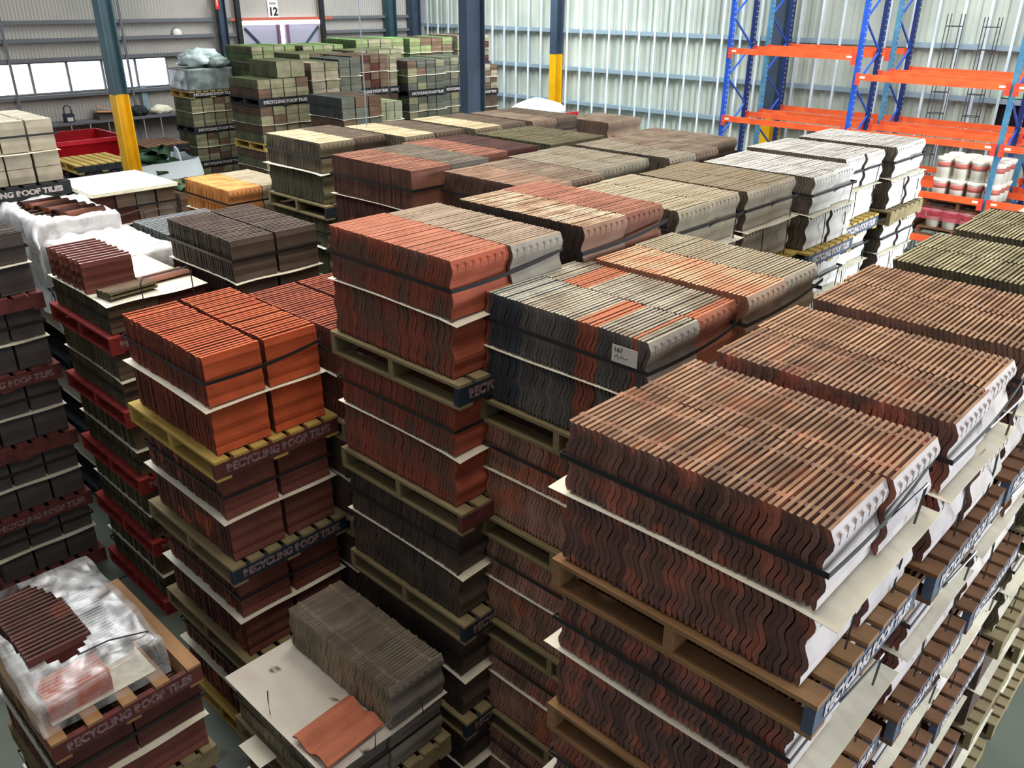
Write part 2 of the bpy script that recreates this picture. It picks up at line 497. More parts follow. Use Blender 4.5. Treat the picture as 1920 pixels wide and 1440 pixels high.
_pal = {}
def pallet(x, y, z, B, A, label, deck='greywood', bearer=None, text=None, ph=0.148, group='wooden pallets under the tile stacks', nb=7, fill=0.78):
    """bearers run along x, deck boards along y; the painted name faces -y"""
    bearer = bearer or deck
    root = thing('pallet', label, 'pallet', (x, y, z), 0, group)
    key = (round(B, 2), round(A, 2), deck, bearer, nb)
    if key not in _pal:
        parts = []
        bm = bmesh.new()
        box(bm, 0, -0.02, 0.020, B, 0.02, ph - 0.02)
        me = mesh('bearer', bm, M[bearer])
        me2 = me.copy()
        me2.materials[0] = M[deck]
        for yy, mm in ((0.021, me), (A / 2, me2), (A - 0.021, me2)):
            parts.append(('bearer', mm, (0, yy, 0)))
        wb = B / nb * fill
        bm = bmesh.new()
        box(bm, 0, 0, 0, wb, A, 0.019)
        me = mesh('deck_board', bm, M[deck])
        for i in range(nb):
            parts.append(('deck_board', me, (i * (B - wb) / (nb - 1), 0, ph - 0.0195)))
        for i in (0, nb // 2, nb - 1):
            parts.append(('base_board', me, (i * (B - wb) / (nb - 1), 0, 0.0005)))
        _pal[key] = parts
    for n_, me, lo in _pal[key]:
        put(n_, me, root, lo)
    if text:
        o = put('lettering', letters(B, text), root, (B / 2, -0.0015, ph / 2))
        o.rotation_euler = (math.pi / 2, 0, 0)
    return root

DN = ['topmost'] + [o_ + ' down' for o_ in ORD[1:]]
HID = []
def stack(key, x, y, d, B, A, layers, phrase, kind='roman', styles=None, nx=2, nz=1, vis=2, pal=None, over=(0.012, 0.012, 0.045, 0.04), desc='', strap=True, text=None, gap=0.0, sag=0.0, vstrap=0, keep=10, topnb=0, topcard='card', lean=(0, 0), palB=0.03, palA=0.07, jit=1.0, toph=None):
    """layers: string from the floor up, P pallet, B bundle, S card sheet. styles: list from the top bundle down."""
    total = H - d
    nP, nB, nS = layers.count('P'), layers.count('B'), layers.count('S')
    lh = (total - nP * 0.15 - nS * 0.006) / nB
    z = 0.0
    kb = nB
    kp = nP
    ks = nS
    for ch in layers:
        fr = 1 - z / total
        ox, oy = x + lean[0] * fr, y + lean[1] * fr
        if ch == 'P':
            kp -= 1
            nb_ = topnb if (topnb and kp == 0) else 7
            pc = pal[kp % len(pal)] if pal else ('greywood', None, None)
            pallet(ox - palB, oy - palA, z, B + 2 * palB, A + palA + palB, f'{PALWORD[pc[0]]} pallet, {DN[kp]} in {phrase}', pc[0], pc[1], pc[2], nb=nb_, fill=0.78 if nb_ == 7 else 0.5)
            z += 0.15
        elif ch == 'S':
            ks -= 1
            sheet(ox, oy, z, B, A, f'white card, {DN[ks]} in {phrase}', topcard if ks == 0 else 'card', over=over)
            z += 0.006
        else:
            kb -= 1
            st = styles[min(kb, len(styles) - 1)]
            dsc = desc[min(kb, len(desc) - 1)] if isinstance(desc, list) else desc
            if kb >= keep:
                HID.append((ox, oy, z, B, A, lh, st(0, 0.5) if callable(st) else st[0]))
                z += lh
                continue
            j = 0.008
            bundle(ox + (R() - 0.5) * j, oy + (R() - 0.5) * j, z, B, A, lh, kind, st, f'{dsc} tile bundle, {DN[kb]} in {phrase}', nx, nz, kb < vis, strap and (kb % 2 == 0), sag=sag if kb == 0 else 0, gap=gap, jit=jit, vstrap=vstrap)
            z += lh
    return z

PALWORD = dict(greywood='weathered grey', pine='light pine', darkwood='black painted', navy='navy painted', redwood='red painted', maroonwood='maroon painted', brownwood='brown wood', yellowwood='yellowish wood')
U2 = 'PBSB'
FIVE = U2 * 5

# ================================================================ setting
fl = bmesh.new()
box(fl, -12, -14, -0.2, 24, 26, 0)
struct('floor', mesh('floor', fl, mat('floor_concrete', (104, 112, 100), 0.45, var=(84, 92, 82), scale=0.7, spots=((60, 60, 56), 0.62, 0.7, 3), world=True)))
bm = bmesh.new()
for yy in (7.45,):
    box(bm, -10, yy, 0.0, 20, yy + 0.02, 0.002)
struct('trim_1', mesh('trim', bm, mat('floor_joint', (44, 48, 44), 0.9)))
XW, YW = 20.0, 23.3

def corrugated(axis, a0, a1, z0, z1, fixed, pitch, depth, sgn, shape='sine'):
    bm = bmesh.new()
    pts = []
    n = int((a1 - a0) / pitch)
    for i in range(n):
        b0 = a0 + i * pitch
        if shape == 'sine':
            for k in range(4):
                pts.append((b0 + pitch * k / 4, depth * math.sin(2 * math.pi * k / 4)))
        else:
            for t_, dd in ((0, 0), (0.30, 0), (0.36, 0.5), (0.42, 0), (0.72, 0), (0.76, 1), (0.96, 1)):
                pts.append((b0 + pitch * t_, depth * dd))
    lo = []
    for a, dd in pts:
        p = fixed + sgn * dd
        c = (a, p) if axis == 'x' else (p, a)
        lo.append((bm.verts.new((*c, z0)), bm.verts.new((*c, z1))))
    for (a, b), (c, d) in zip(lo, lo[1:]):
        bm.faces.new((a, c, d, b))
    return bm

wallgrey = mat('wall_sheet_grey', (176, 170, 164), 0.55, metal=0.0, var=(160, 156, 152), scale=0.5, world=True)
wallpale = mat('wall_sheet_pale', (196, 202, 192), 0.45, var=(170, 178, 170), scale=0.5, world=True)
girtgrey = mat('girt_grey', (104, 106, 112), 0.6)
girtblue = mat('girt_galvanised', (150, 172, 188), 0.4, metal=0.3)
# left wall along x at y = YW: pieces round the window strip and the door
WZ0, WZ1 = H - 2.28, H - 1.56
dx0, dx1 = 13.3, 16.05
for i, (a0, a1, z0, z1) in enumerate(((-3, 20, WZ1, 9.5), (-3, dx0, 0, WZ0), (11.05, dx0, WZ0, WZ1), (dx1, 20, 0, WZ1), (dx0, dx1, H - 0.7, WZ1) if False else (dx0, dx1, 0, WZ1))):
    struct('wall_left' if i == 0 else 'wall_left_%d' % i, mesh('wall', corrugated('x', a0, a1, z0, z1, YW, 0.085, 0.008, -1), wallgrey))
# window strip
glow = mat('window_daylight', (255, 255, 255), 0.5, emit=(240, 246, 255), ev=4.0)
winframe = mat('window_frame_grey', (120, 122, 126), 0.6)
k = 0
xx = 11.04
while xx > -1:
    k += 1
    wn = put('window_%d' % k, None)
    wn['kind'] = 'structure'
    wn.location = (xx - 0.86, YW, WZ0)
    bm = bmesh.new()
    box(bm, 0.03, 0.02, 0.03, 0.83, 0.03, 0.70)
    put('pane', mesh('pane', bm, glow), wn)
    bm = bmesh.new()
    box(bm, 0, -0.03, 0, 0.03, 0.04, 0.72)
    box(bm, 0.83, -0.03, 0, 0.86, 0.04, 0.72)
    box(bm, 0.03, -0.03, 0, 0.83, 0.04, 0.03)
    box(bm, 0.03, -0.03, 0.70, 0.83, 0.04, 0.72)
    put('window_frame', mesh('window_frame', bm, winframe), wn)
    xx -= 0.86
# girts on the left wall
n_t = 1
def trim(bm, m):
    global n_t
    n_t += 1
    return struct('trim_%d' % n_t, mesh('trim', bm, m))
for z in (H - 0.66, H - 1.06, H - 1.5, H - 2.34, H - 4.0):
    for a, b in ((-3, 12.5), (12.8, dx0 - 0.1), (dx1 + 0.1, 19.9)):
        if z in (H - 1.5, H - 2.34) and a > 12:
            continue
        bm = bmesh.new()
        box(bm, a, YW - 0.16, z - 0.04, b, YW - 0.02, z + 0.04)
        trim(bm, girtgrey)
for x_ in (1.5, 4.3, 7.1, 9.9):          # thin vertical ties
    bm = bmesh.new()
    box(bm, x_, YW - 0.19, 0, x_ + 0.06, YW - 0.163, 8)
    trim(bm, girtgrey)
# right wall along y at x = XW
bm = bmesh.new()
yy = -5.9
while yy < 23.1:
    box(bm, XW - 0.225, yy, 0, XW - 0.202, yy + 0.055, 9.4)
    yy += 0.5
trim(bm, mat('lining_stud_white', (222, 230, 236), 0.4, var=(196, 208, 220), scale=1.5))
struct('wall_right', mesh('wall', corrugated('y', -6, 23.3, 0, 9.5, XW, 0.5, 0.05, -1, 'box'), wallpale))
for z in (H - 0.92, H - 1.92, H - 2.84, H + 0.35, H - 3.8):
    bm = bmesh.new()
    box(bm, XW - 0.20, -6, z - 0.05, XW - 0.06, 23.2, z + 0.05)
    trim(bm, girtblue)

# ---------------------------------------------------------------- steel columns
steel = mat('column_teal_steel', (58, 84, 92), 0.5, var=(50, 74, 82), scale=2)
steeldark = mat('column_blue_grey_steel', (62, 76, 94), 0.5, var=(54, 66, 84), scale=2)
yellow = mat('column_safety_yellow', (232, 178, 20), 0.5, var=(214, 158, 14), scale=2)
def column(x, y, w_, dpt, zy, m, n, fl_=0.02):
    bm = bmesh.new()
    def isec(z0, z1, mi):
        box(bm, -w_ / 2, -dpt / 2, z0, -w_ / 2 + fl_, dpt / 2, z1, mi)
        box(bm, w_ / 2 - fl_, -dpt / 2, z0, w_ / 2, dpt / 2, z1, mi)
        box(bm, -w_ / 2 + fl_, -0.008, z0, w_ / 2 - fl_, 0.008, z1, mi)
    if zy:
        isec(0, zy, 1)
    isec(zy, 9.6, 0)
    o = struct('column_%d' % n, mesh('column', bm, [m, yellow]), (x, y, 0))
    return o
column(5.45, 13.2, 0.20, 0.22, H - 1.37, steel, 1)
column(10.6, 11.0, 0.42, 0.20, 0, steeldark, 2)
column(XW - 0.36, 16.9, 0.3, 0.24, H - 1.55, steeldark, 3)
column(12.65, YW - 0.3, 0.22, 0.2, 0, steeldark, 4)
column(19.6, YW - 0.22, 0.35, 0.3, 0, steeldark, 5)
column(18.6, YW - 0.22, 0.30, 0.3, 0, steel, 6)
column(XW - 0.45, 9.95, 0.5, 0.3, H - 2.5, steeldark, 7)
# pale wide flashing beside the corner column

# ---------------------------------------------------------------- roller door 12
whiteglow = mat('door_gap_bar_glow', (255, 252, 255), 0.6, emit=(255, 248, 255), ev=3.0)
door = put('door_1', None, None, (dx0, YW - 0.05, 0))
door['kind'] = 'structure'
W_, T_ = dx1 - dx0, H - 0.70
for i in range(2):
    bm = bmesh.new()
    x0 = 0.10 + i * (W_ / 2 + 0.02)
    box(bm, x0, 0.0, 0.02, x0 + W_ / 2 - 0.20, 0.02, T_ - 0.12)
    lf = put('door_leaf', mesh('door_leaf', bm, mat('door_sheet_%d' % i, (168, 164, 184), 0.6)), door)
    bm = bmesh.new()
    a = (x0 + 0.05, -0.03, T_ - 0.2) if i == 0 else (x0 + W_ / 2 - 0.25, -0.03, T_ - 0.2)
    b = (x0 + W_ / 2 - 0.25, -0.03, T_ - 1.25) if i == 0 else (x0 + 0.05, -0.03, T_ - 1.25)
    bar(bm, a, b, 0.05, 0.05, ref=(0, 1, 0))
    put('brace', mesh('brace', bm, steeldark), lf)
    bm = bmesh.new()
    xx = x0 + W_ / 2 - 0.28 if i == 0 else x0
    box(bm, xx, -0.06, 0.02, xx + 0.09, -0.002, T_ - 0.12)
    put('stile', mesh('stile', bm, mat('door_stile_purple_%d' % i, (112, 84, 112), 0.6)), lf)
bm = bmesh.new()
box(bm, W_ / 2 - 0.07, -0.02, 0.02, W_ / 2 + 0.07, 0.02, T_ - 0.1)
box(bm, 0.02, -0.06, T_ - 0.12, W_ - 0.02, 0.0, T_ - 0.02)  # white top bar of the frame, given the same glow as the gap
put('door_gap_and_bar', mesh('door_gap_and_bar', bm, whiteglow), door)
bm = bmesh.new()
box(bm, 0.0, -0.06, 0.0, 0.09, 0.0, T_)
box(bm, W_ - 0.09, -0.06, 0.0, W_, 0.0, T_)
put('door_post', mesh('door_post', bm, mat('door_post_cream', (204, 200, 160), 0.6)), door)
bm = bmesh.new()
box(bm, -0.3, -0.12, T_, W_ + 0.35, -0.06, T_ + 0.07)
put('door_rail', mesh('door_rail', bm, mat('door_rail_red', (196, 96, 74), 0.6)), door)
for x_ in (dx0 - 0.16, dx1 - 0.12):
    bm = bmesh.new()
    box(bm, x_, YW - 0.26, 0, x_ + 0.14, YW - 0.17, 8.5)
    trim(bm, mat('door_post_black', (34, 34, 40), 0.6))
t = thing('number_sign', 'small white sign with a black 12 above the double door', 'sign', (14.45, YW - 0.03, H - 0.42))
bm = bmesh.new()
box(bm, -0.17, -0.012, -0.24, 0.17, 0, 0.24)
put('sign_board', mesh('sign_board', bm, mat('sign_white', (224, 220, 220), 0.5)), t)
o = put('sign_numeral', text_mesh('12', 0.30, mat('sign_black', (34, 34, 38), 0.5), 0.001, 0.012), t, (0, -0.014, -0.07))
o.rotation_euler = (math.pi / 2, 0, 0)
bm = bmesh.new()
box(bm, -0.11, -0.014, 0.13, 0.11, -0.012, 0.185)
put('sign_caption_bar', mesh('sign_caption_bar', bm, mat('sign_grey', (150, 150, 154), 0.5)), t)
# red tag board and round lamp on the left wall
t = thing('fire_sign', 'small red and white sign high on the column near the double door', 'sign', (12.50, YW - 0.43, H - 0.24))
bm = bmesh.new()
box(bm, -0.06, -0.01, -0.16, 0.06, 0, 0.14)
put('sign_board', mesh('sign_board', bm, mat('sign_red', (200, 50, 44), 0.5)), t)
bm = bmesh.new()
box(bm, -0.012, -0.014, -0.08, 0.012, -0.01, 0.08)
put('arrow', mesh('arrow', bm, M['card']), t)
t = thing('wall_lamp', 'round white bulkhead lamp mounted on the grey left wall', 'lamp', (11.44, YW - 0.02, H - 0.99))
bm = bmesh.new()
lathe(bm, [(0.13, 0), (0.13, 0.05), (0.10, 0.09), (0.03, 0.11)], 24)
o = put('lamp_cover', smooth(mesh('lamp_cover', bm, mat('lamp_white', (232, 226, 222), 0.4))), t)
o.rotation_euler = (math.pi / 2, 0, 0)
bm = bmesh.new()
lathe(bm, [(0.15, -0.0), (0.15, 0.02)], 24)
o = put('lamp_base', mesh('lamp_base', bm, girtgrey), t)
o.rotation_euler = (math.pi / 2, 0, 0)

# ---------------------------------------------------------------- wall shelf with odds and ends
zs = H - 2.98
t = thing('wall_shelf', 'long grey steel shelf fixed along the left wall below the windows', 'shelf', (5.5, YW, zs))
bm = bmesh.new()
box(bm, 0, -0.5, -0.03, 6.6, -0.0, 0.03)
put('shelf_board', mesh('shelf_board', bm, girtgrey), t)
bm = bmesh.new()
box(bm, 0, -0.5, -0.62, 6.6, -0.47, -0.58)
put('lower_rail', mesh('lower_rail', bm, girtgrey), t)
for i in range(14):
    bm = bmesh.new()
    box(bm, 0.3 + i * 0.46, -0.49, -0.6, 0.32 + i * 0.46, -0.47, -0.03)
    put('hanger', mesh('hanger', bm, mat('hanger_grey_%d' % i, (170, 166, 160), 0.6)), t)
zt = zs + 0.031
t = thing('tool_charger', 'dark grey boxy tool charger with a carry handle on the wall shelf', 'charger', (8.15, YW - 0.32, zt))
bm = bmesh.new()
box(bm, -0.11, -0.09, 0, 0.11, 0.09, 0.20)
put('body', mesh('body', bm, M['navy']), t)
bm = bmesh.new()
box(bm, -0.07, -0.097, 0.03, 0.07, -0.091, 0.12)
put('face_plate', mesh('face_plate', bm, M['carddirty']), t)
bm = bmesh.new()
tube(bm, [(-0.09, 0, 0.20), (-0.08, 0, 0.36), (0, 0, 0.40), (0.08, 0, 0.36), (0.09, 0, 0.20)], 0.015)
put('handle', mesh('handle', bm, M['darkwood']), t)
t = thing('cardboard_box', 'torn orange brown cardboard box on the wall shelf beside the yellow column', 'box', (9.1, YW - 0.28, zt))
bm = bmesh.new()
box(bm, -0.26, -0.18, 0, 0.26, 0.18, 0.14)
put('carton', mesh('carton', bm, mat('carton_grey', (92, 84, 78), 0.8)), t)
bm = bmesh.new()
bar(bm, (-0.27, -0.1, 0.20), (0.25, -0.12, 0.16), 0.3, 0.012)
bar(bm, (-0.20, 0.1, 0.30), (0.27, 0.05, 0.17), 0.2, 0.012)
put('flap', mesh('flap', bm, mat('carton_orange', (206, 146, 100), 0.8)), t)
def blob(name, label, cat, loc, sx, sy, sz, m, seed=1, amp=0.25, group=None):
    bm = bmesh.new()
    bmesh.ops.create_icosphere(bm, subdivisions=3, radius=1)
    for v in bm.verts:
        d = noise.noise(v.co * 2.2 + Vector((seed * 3.1, 0, 0))) * amp + noise.noise(v.co * 6 + Vector((seed, 5, 0))) * amp * 0.4
        v.co = v.co * (1 + d)
        v.co.x *= sx
        v.co.y *= sy
        v.co.z = max(v.co.z, -0.75) * sz + 0.75 * sz
    return thing(name, label, cat, loc, 0, group, smooth(mesh(name, bm, m)))
blob('tool_bag', 'black soft tool bag slumped on the wall shelf', 'bag', (9.95, YW - 0.27, zt), 0.24, 0.18, 0.15, M['darkwood'], 2)
blob('plastic_bag', 'crumpled white plastic bag on the wall shelf beyond the black tool bag', 'bag', (10.55, YW - 0.27, zt), 0.30, 0.18, 0.13, M['card'], 4, 0.4)
t = thing('wall_board', 'narrow pale upright board leaning on the left wall above the shelf', 'board', (10.25, YW - 0.10, zt))
bm = bmesh.new()
box(bm, -0.07, 0, 0, 0.07, 0.03, 0.72)
put('board', mesh('board', bm, girtblue), t)

# ---------------------------------------------------------------- red skip bin
t = thing('skip_bin', 'big red steel waste bin standing under the left wall', 'waste bin', (7.8, 21.1, 0))
red = mat('skip_red', (206, 24, 44), 0.5, var=(180, 20, 36), scale=1.5)
bm = bmesh.new()
zt0, zt1 = 0.0, H - 3.02
x0, x1, y0, y1 = -1.5, 0.55, -0.7, 0.9
def frus(bm, x0, x1, y0, y1, z0, z1, s, th=0.0):
    lo = [(x0 + s, y0 + s, z0), (x1 - s * 0.4, y0 + s, z0), (x1 - s * 0.4, y1 - s, z0), (x0 + s, y1 - s, z0)]
    hi = [(x0, y0, z1), (x1, y0, z1), (x1, y1, z1), (x0, y1, z1)]
    a = [bm.verts.new(p) for p in lo]
    b = [bm.verts.new(p) for p in hi]
    for i in range(4):
        bm.faces.new((a[i], a[(i + 1) % 4], b[(i + 1) % 4], b[i]))
    bm.faces.new(a[::-1])
frus(bm, x0, x1, y0, y1, 0.05, zt1, 0.22)
r = bmesh.ops.solidify(bm, geom=bm.faces[:], thickness=0.03)
put('bin_body', mesh('bin_body', bm, red), t)
bm = bmesh.new()
box(bm, x0 - 0.04, y0 - 0.05, zt1 - 0.09, x1 + 0.04, y0, zt1)
box(bm, x0 - 0.04, y1, zt1 - 0.09, x1 + 0.04, y1 + 0.05, zt1)
box(bm, x0 - 0.05, y0, zt1 - 0.09, x0, y1, zt1)
box(bm, x1, y0, zt1 - 0.09, x1 + 0.05, y1, zt1)
put('rim', mesh('rim', bm, red), t)
bm = bmesh.new()
for yy in (-0.3, 0.4):
    box(bm, x0 + 0.3, yy, 0, x1 - 0.2, yy + 0.1, 0.06)
put('skid', mesh('skid', bm, M['darkwood']), t)

# ---------------------------------------------------------------- tile stacks, from the camera outwards
P_ = lambda *a: list(a)
gw, pn, dk, nv, rd, mr, bw, yw = [(k, None, None) for k in ('greywood', 'pine', 'darkwood', 'navy', 'redwood', 'maroonwood', 'brownwood', 'yellowwood')]
pine_txt = ('pine', 'blueboard', 'letter')
grey_txt = ('greywood', 'navy', 'letterdim')
navy_txt = ('navy', 'navy', 'letterdim')
brown_txt = ('brownwood', 'maroonwood', 'letterdim')
brown_blue = ('brownwood', 'blueboard', 'letter')
red_txt = ('redwood', 'redwood', 'letterdim')
mar_txt = ('maroonwood', 'maroonwood', 'letterdim')
dk_txt = ('darkwood', 'darkwood', 'letter')
yel_blk = ('yellowwood', 'darkwood', 'letter')

# right group, nearest row
stack('S1', 2.14, 0.72, 1.42, 0.83, 1.02, FIVE, 'the nearest brown stack', styles=[['brown', 'brown']], vis=6, pal=[pine_txt, pine_txt, brown_txt], desc='weathered brown', sag=0.012, vstrap=1, over=(0.02, 0.03, 0.08, 0.07))
stack('S6', 3.10, 0.68, 1.42, 0.83, 1.02, FIVE, 'the brown stack behind the nearest', styles=[['brown', 'tan']], vis=3, pal=[brown_blue], desc='brown and tan', vstrap=1, sag=0.012, keep=6)
stack('S7', 4.08, 0.68, 1.42, 0.84, 1.03, FIVE, 'the tan stack third from the nearest', styles=[['tan', 'tan']], vis=3, pal=[brown_blue], desc='tan topped', vstrap=1, keep=6)
stack('S8', 5.02, 0.62, 1.40, 0.84, 1.05, FIVE, 'the mossy stack after the tan one', styles=[['moss', 'moss']], vis=2, pal=[gw], desc='mossy', vstrap=1, keep=6)
stack('S9', 6.12, 0.62, 1.42, 0.84, 1.05, FIVE, 'the mossy stack before the tallest mossy one', styles=[['moss', 'moss']], vis=1, pal=[gw], desc='mossy green brown', vstrap=1, keep=5)
stack('S10', 7.30, 0.45, 1.14, 0.84, 1.08, FIVE, 'the farthest and tallest mossy stack', styles=[['moss', 'moss']], vis=1, pal=[gw], desc='pale mossy', vstrap=1, keep=4)
# second row
def mixf(c, f):
    if c == 0:
        return 'terra' if (0.28 < f < 0.40 or f > 0.97 or 0.05 < f < 0.08) else ('slate' if f > 0.75 else 'mixed')
    return 'terra' if (0.62 < f < 0.80 or f < 0.05) else 'mixed'
stack('S3', 2.99, 1.97, 1.43, 0.84, 1.06, FIVE, 'the stack with the handwritten card', styles=[mixf, mixf, ['faded', 'faded']], vis=9, pal=[gw], desc=['slate and terracotta', 'slate and terracotta', 'faded red'], sag=0.02)
stack('S4', 3.80, 1.92, 1.40, 0.84, 1.00, FIVE, 'the sandy stack behind the handwritten card', styles=[['sand', 'cream']], vis=3, pal=[gw], desc='terracotta and sand', sag=0.012, keep=3)
# third row
stack('S2', 2.76, 3.04, 1.22, 0.84, 1.06, FIVE, 'the tall red stack beside the orange one', styles=[['red', 'redgrey'], ['red', 'red'], ['red', 'red'], ['red', 'red'], ['darkbrown', 'darkbrown']], vis=7, pal=[grey_txt, ('greywood', 'maroonwood', None), grey_txt], desc=['bright red and grey', 'red', 'red', 'red', 'dark brown'], sag=0.012)
stack('S5', 3.76, 2.99, 1.22, 0.84, 1.06, FIVE, 'the streaked stack behind the tall red one', styles=[['creamworn', 'rust']], vis=2, pal=[gw], desc='cream streaked', sag=0.012, keep=3)
stack('S17', 4.78, 3.00, 1.30, 0.84, 0.98, FIVE, 'the ribbed cream stack mid yard', styles=[['cream', 'cream']], vis=2, pal=[gw], desc='ribbed cream', vstrap=1, keep=3)
stack('W1a', 5.92, 3.12, 1.36, 0.84, 1.02, FIVE, 'the brown topped stack beside white ones', styles=[['whitebrown', 'whitebrown']], vis=4, pal=[yel_blk], desc='brown topped cream', vstrap=1, keep=6)
stack('W1b', 6.86, 3.02, 1.37, 0.84, 1.08, FIVE, 'the nearer white stack by the racks', styles=[['white', 'white']], vis=4, pal=[('yellowwood', 'blueboard', 'letter')], desc='grey streaked white', vstrap=1, keep=6)
stack('W1c', 7.90, 3.20, 1.37, 0.84, 1.04, FIVE, 'the middle white stack by the racks', styles=[['white', 'white']], vis=3, pal=[('yellowwood', 'blueboard', 'letter')], desc='white', vstrap=1, keep=5)
stack('W1d', 8.92, 3.12, 1.37, 0.84, 1.06, FIVE, 'the white stack closest to the racks', styles=[['white', 'white']], vis=3, pal=[('greywood', 'greywood', None)], desc='bright white', vstrap=1, keep=5)
# fourth row
stack('S13', 4.55, 4.08, 1.28, 0.84, 0.99, FIVE, 'the stack behind the streaked one', styles=[['brownflat', 'umber']], vis=2, pal=[gw], desc='dusty orange', keep=2)
stack('S16', 5.61, 4.39, 1.33, 0.84, 0.99, FIVE, 'the stack mid yard', styles=[['greyflat', 'greyflat']], vis=2, pal=[gw], desc='grey brown', keep=2)
stack('S15', 6.52, 4.24, 1.32, 0.86, 1.10, FIVE, 'the grey stack before the blue rack', styles=[['greyflat', 'umber']], vis=1, pal=[gw], desc='weathered grey', keep=1)
stack('S18', 7.46, 4.55, 1.36, 0.84, 1.05, FIVE, 'the stack nearest the blue rack upright', styles=[['umber', 'umber']], vis=1, pal=[gw], desc='brown grey', keep=1)
# fifth row
stack('S11', 4.26, 5.12, 1.25, 0.86, 1.06, FIVE, 'the stack with a grey second row', kind='flat', styles=[['rust', 'greystone'], ['maroon', 'maroon']], vis=2, pal=[gw], desc='dusty red', keep=3)
stack('S12', 5.40, 5.58, 1.33, 0.86, 1.06, FIVE, 'the stack behind the grey rowed one', kind='flat', styles=[['rust', 'maroon']], vis=1, pal=[gw], desc='pinkish red', keep=1)
stack('S14', 6.42, 5.56, 1.34, 0.86, 1.06, FIVE, 'the stack of plain tiles mid yard', kind='flat', styles=[['olive', 'olive']], vis=1, pal=[gw], desc='plain grey green', keep=1)
# sixth row
stack('C1', 5.00, 7.45, 1.38, 0.86, 1.02, FIVE, 'the end stack of the back row', styles=[['dirtcream', 'darkbrown'], ['olive', 'olive']], vis=3, pal=[('greywood', 'navy', None)], desc='cream and dark brown', over=(0.04, 0.04, 0.04, 0.05), keep=4)
stack('C2', 5.90, 7.18, 1.38, 0.86, 1.08, FIVE, 'the second stack of the back row', styles=[['dirtcream', 'darkbrown']], vis=1, pal=[gw], desc='cream and brown', keep=1)
stack('C3', 6.80, 7.02, 1.37, 0.86, 1.12, FIVE, 'the third stack of the back row', styles=[['dirtcream', 'darkbrown']], vis=1, pal=[gw], desc='pale and brown', keep=1)
stack('C4', 7.72, 6.98, 1.37, 0.86, 1.08, FIVE, 'the last stack of the back row', styles=[['umber', 'darkbrown']], vis=1, pal=[gw], desc='dark grey brown', keep=1)
stack('C5', 9.05, 6.86, 1.50, 0.75, 0.75, FIVE, 'the small stack alone by the wall', styles=[['umber', 'umber']], vis=1, pal=[gw], desc='grey brown', strap=False, keep=2)
# left group
stack('O1', 2.08, 4.54, 2.00, 0.82, 1.12, U2 * 4, 'the bright orange stack', kind='french', styles=[['orange', 'orange'], ['orange', 'orange'], ['orangedark', 'orangedark']], vis=8, pal=[('yellowwood', 'maroonwood', 'letterdim'), ('greywood', 'navy', 'letterdim'), ('greywood', 'darkwood', 'letterdim')], desc=['bright orange', 'bright orange', 'dark orange brown'], gap=0.03, sag=0.02, over=(0.045, 0.03, 0.03, 0.03), jit=1.6, palA=0.06, palB=0.06)
stack('O2', 2.98, 4.46, 2.05, 0.84, 1.10, U2 * 4, 'the stack half hidden behind the orange one', kind='french', styles=[['orangedark', 'orangedark']], vis=2, pal=[gw], desc='red orange', gap=0.03, keep=2)
stack('T1', 2.34, 6.66, 2.25, 0.84, 1.14, U2 * 4 + 'PBS', 'the stack with loose tiles on top', kind='french', styles=[['stone', 'maroon'], ['stone', 'stone']], vis=3, pal=[red_txt], desc='mossy stone', strap=True, palB=0.05)
stack('K1', 1.36, 7.95, 1.87, 0.88, 1.05, FIVE, 'the dark stack against the left wall side', kind='flat', nx=3, styles=[['black', 'black', 'black']], vis=2, pal=[('maroonwood', 'maroonwood', None), mar_txt], desc='blackish brown', gap=0.01)
stack('D1', 3.28, 6.30, 1.85, 0.84, 1.12, U2 * 4, 'the chocolate brown stack', styles=[['chocolate', 'chocolate']], kind='french', vis=4, pal=[dk], desc='chocolate brown', gap=0.02, keep=4)
stack('D0', 3.60, 7.92, 2.20, 0.84, 1.05, U2 * 4, 'the stack behind the chocolate brown one', styles=[['silver', 'silver']], kind='french', vis=1, pal=[dk], desc='silvery black', strap=False, keep=1)
stack('W2', 3.48, 9.58, 2.03, 0.92, 1.06, U2 * 4 + '', 'the stack topped by white boards', kind='flat', nx=4, nz=2, styles=[['umber', 'maroon', 'umber', 'greystone']], vis=0, pal=[dk_txt], desc='dull brown', gap=0.01, keep=3)
stack('K2', 2.30, 10.15, 1.24, 1.12, 1.05, FIVE, 'the tall ivory stack by the left wall', kind='flat', nx=4, nz=2, styles=[['ivory']], vis=0, pal=[dk_txt], desc='ivory', gap=0.012, keep=4)
stack('HB', 4.62, 8.75, 2.00, 0.84, 1.02, U2 * 4, 'the honey yellow stack', styles=[['honey', 'cream']], vis=2, pal=[gw], desc='honey yellow', keep=2)
stack('F1', 1.74, 3.04, 3.96, 0.82, 1.04, 'PBSBPBS', 'the low stack below the red one', styles=[['greystone', 'greystone'], ['orangedark', 'orangedark']], vis=3, pal=[gw], desc=['grey', 'dull orange'], topcard='carddirty', over=(0.05, 0.03, 0.05, 0.03), keep=3)
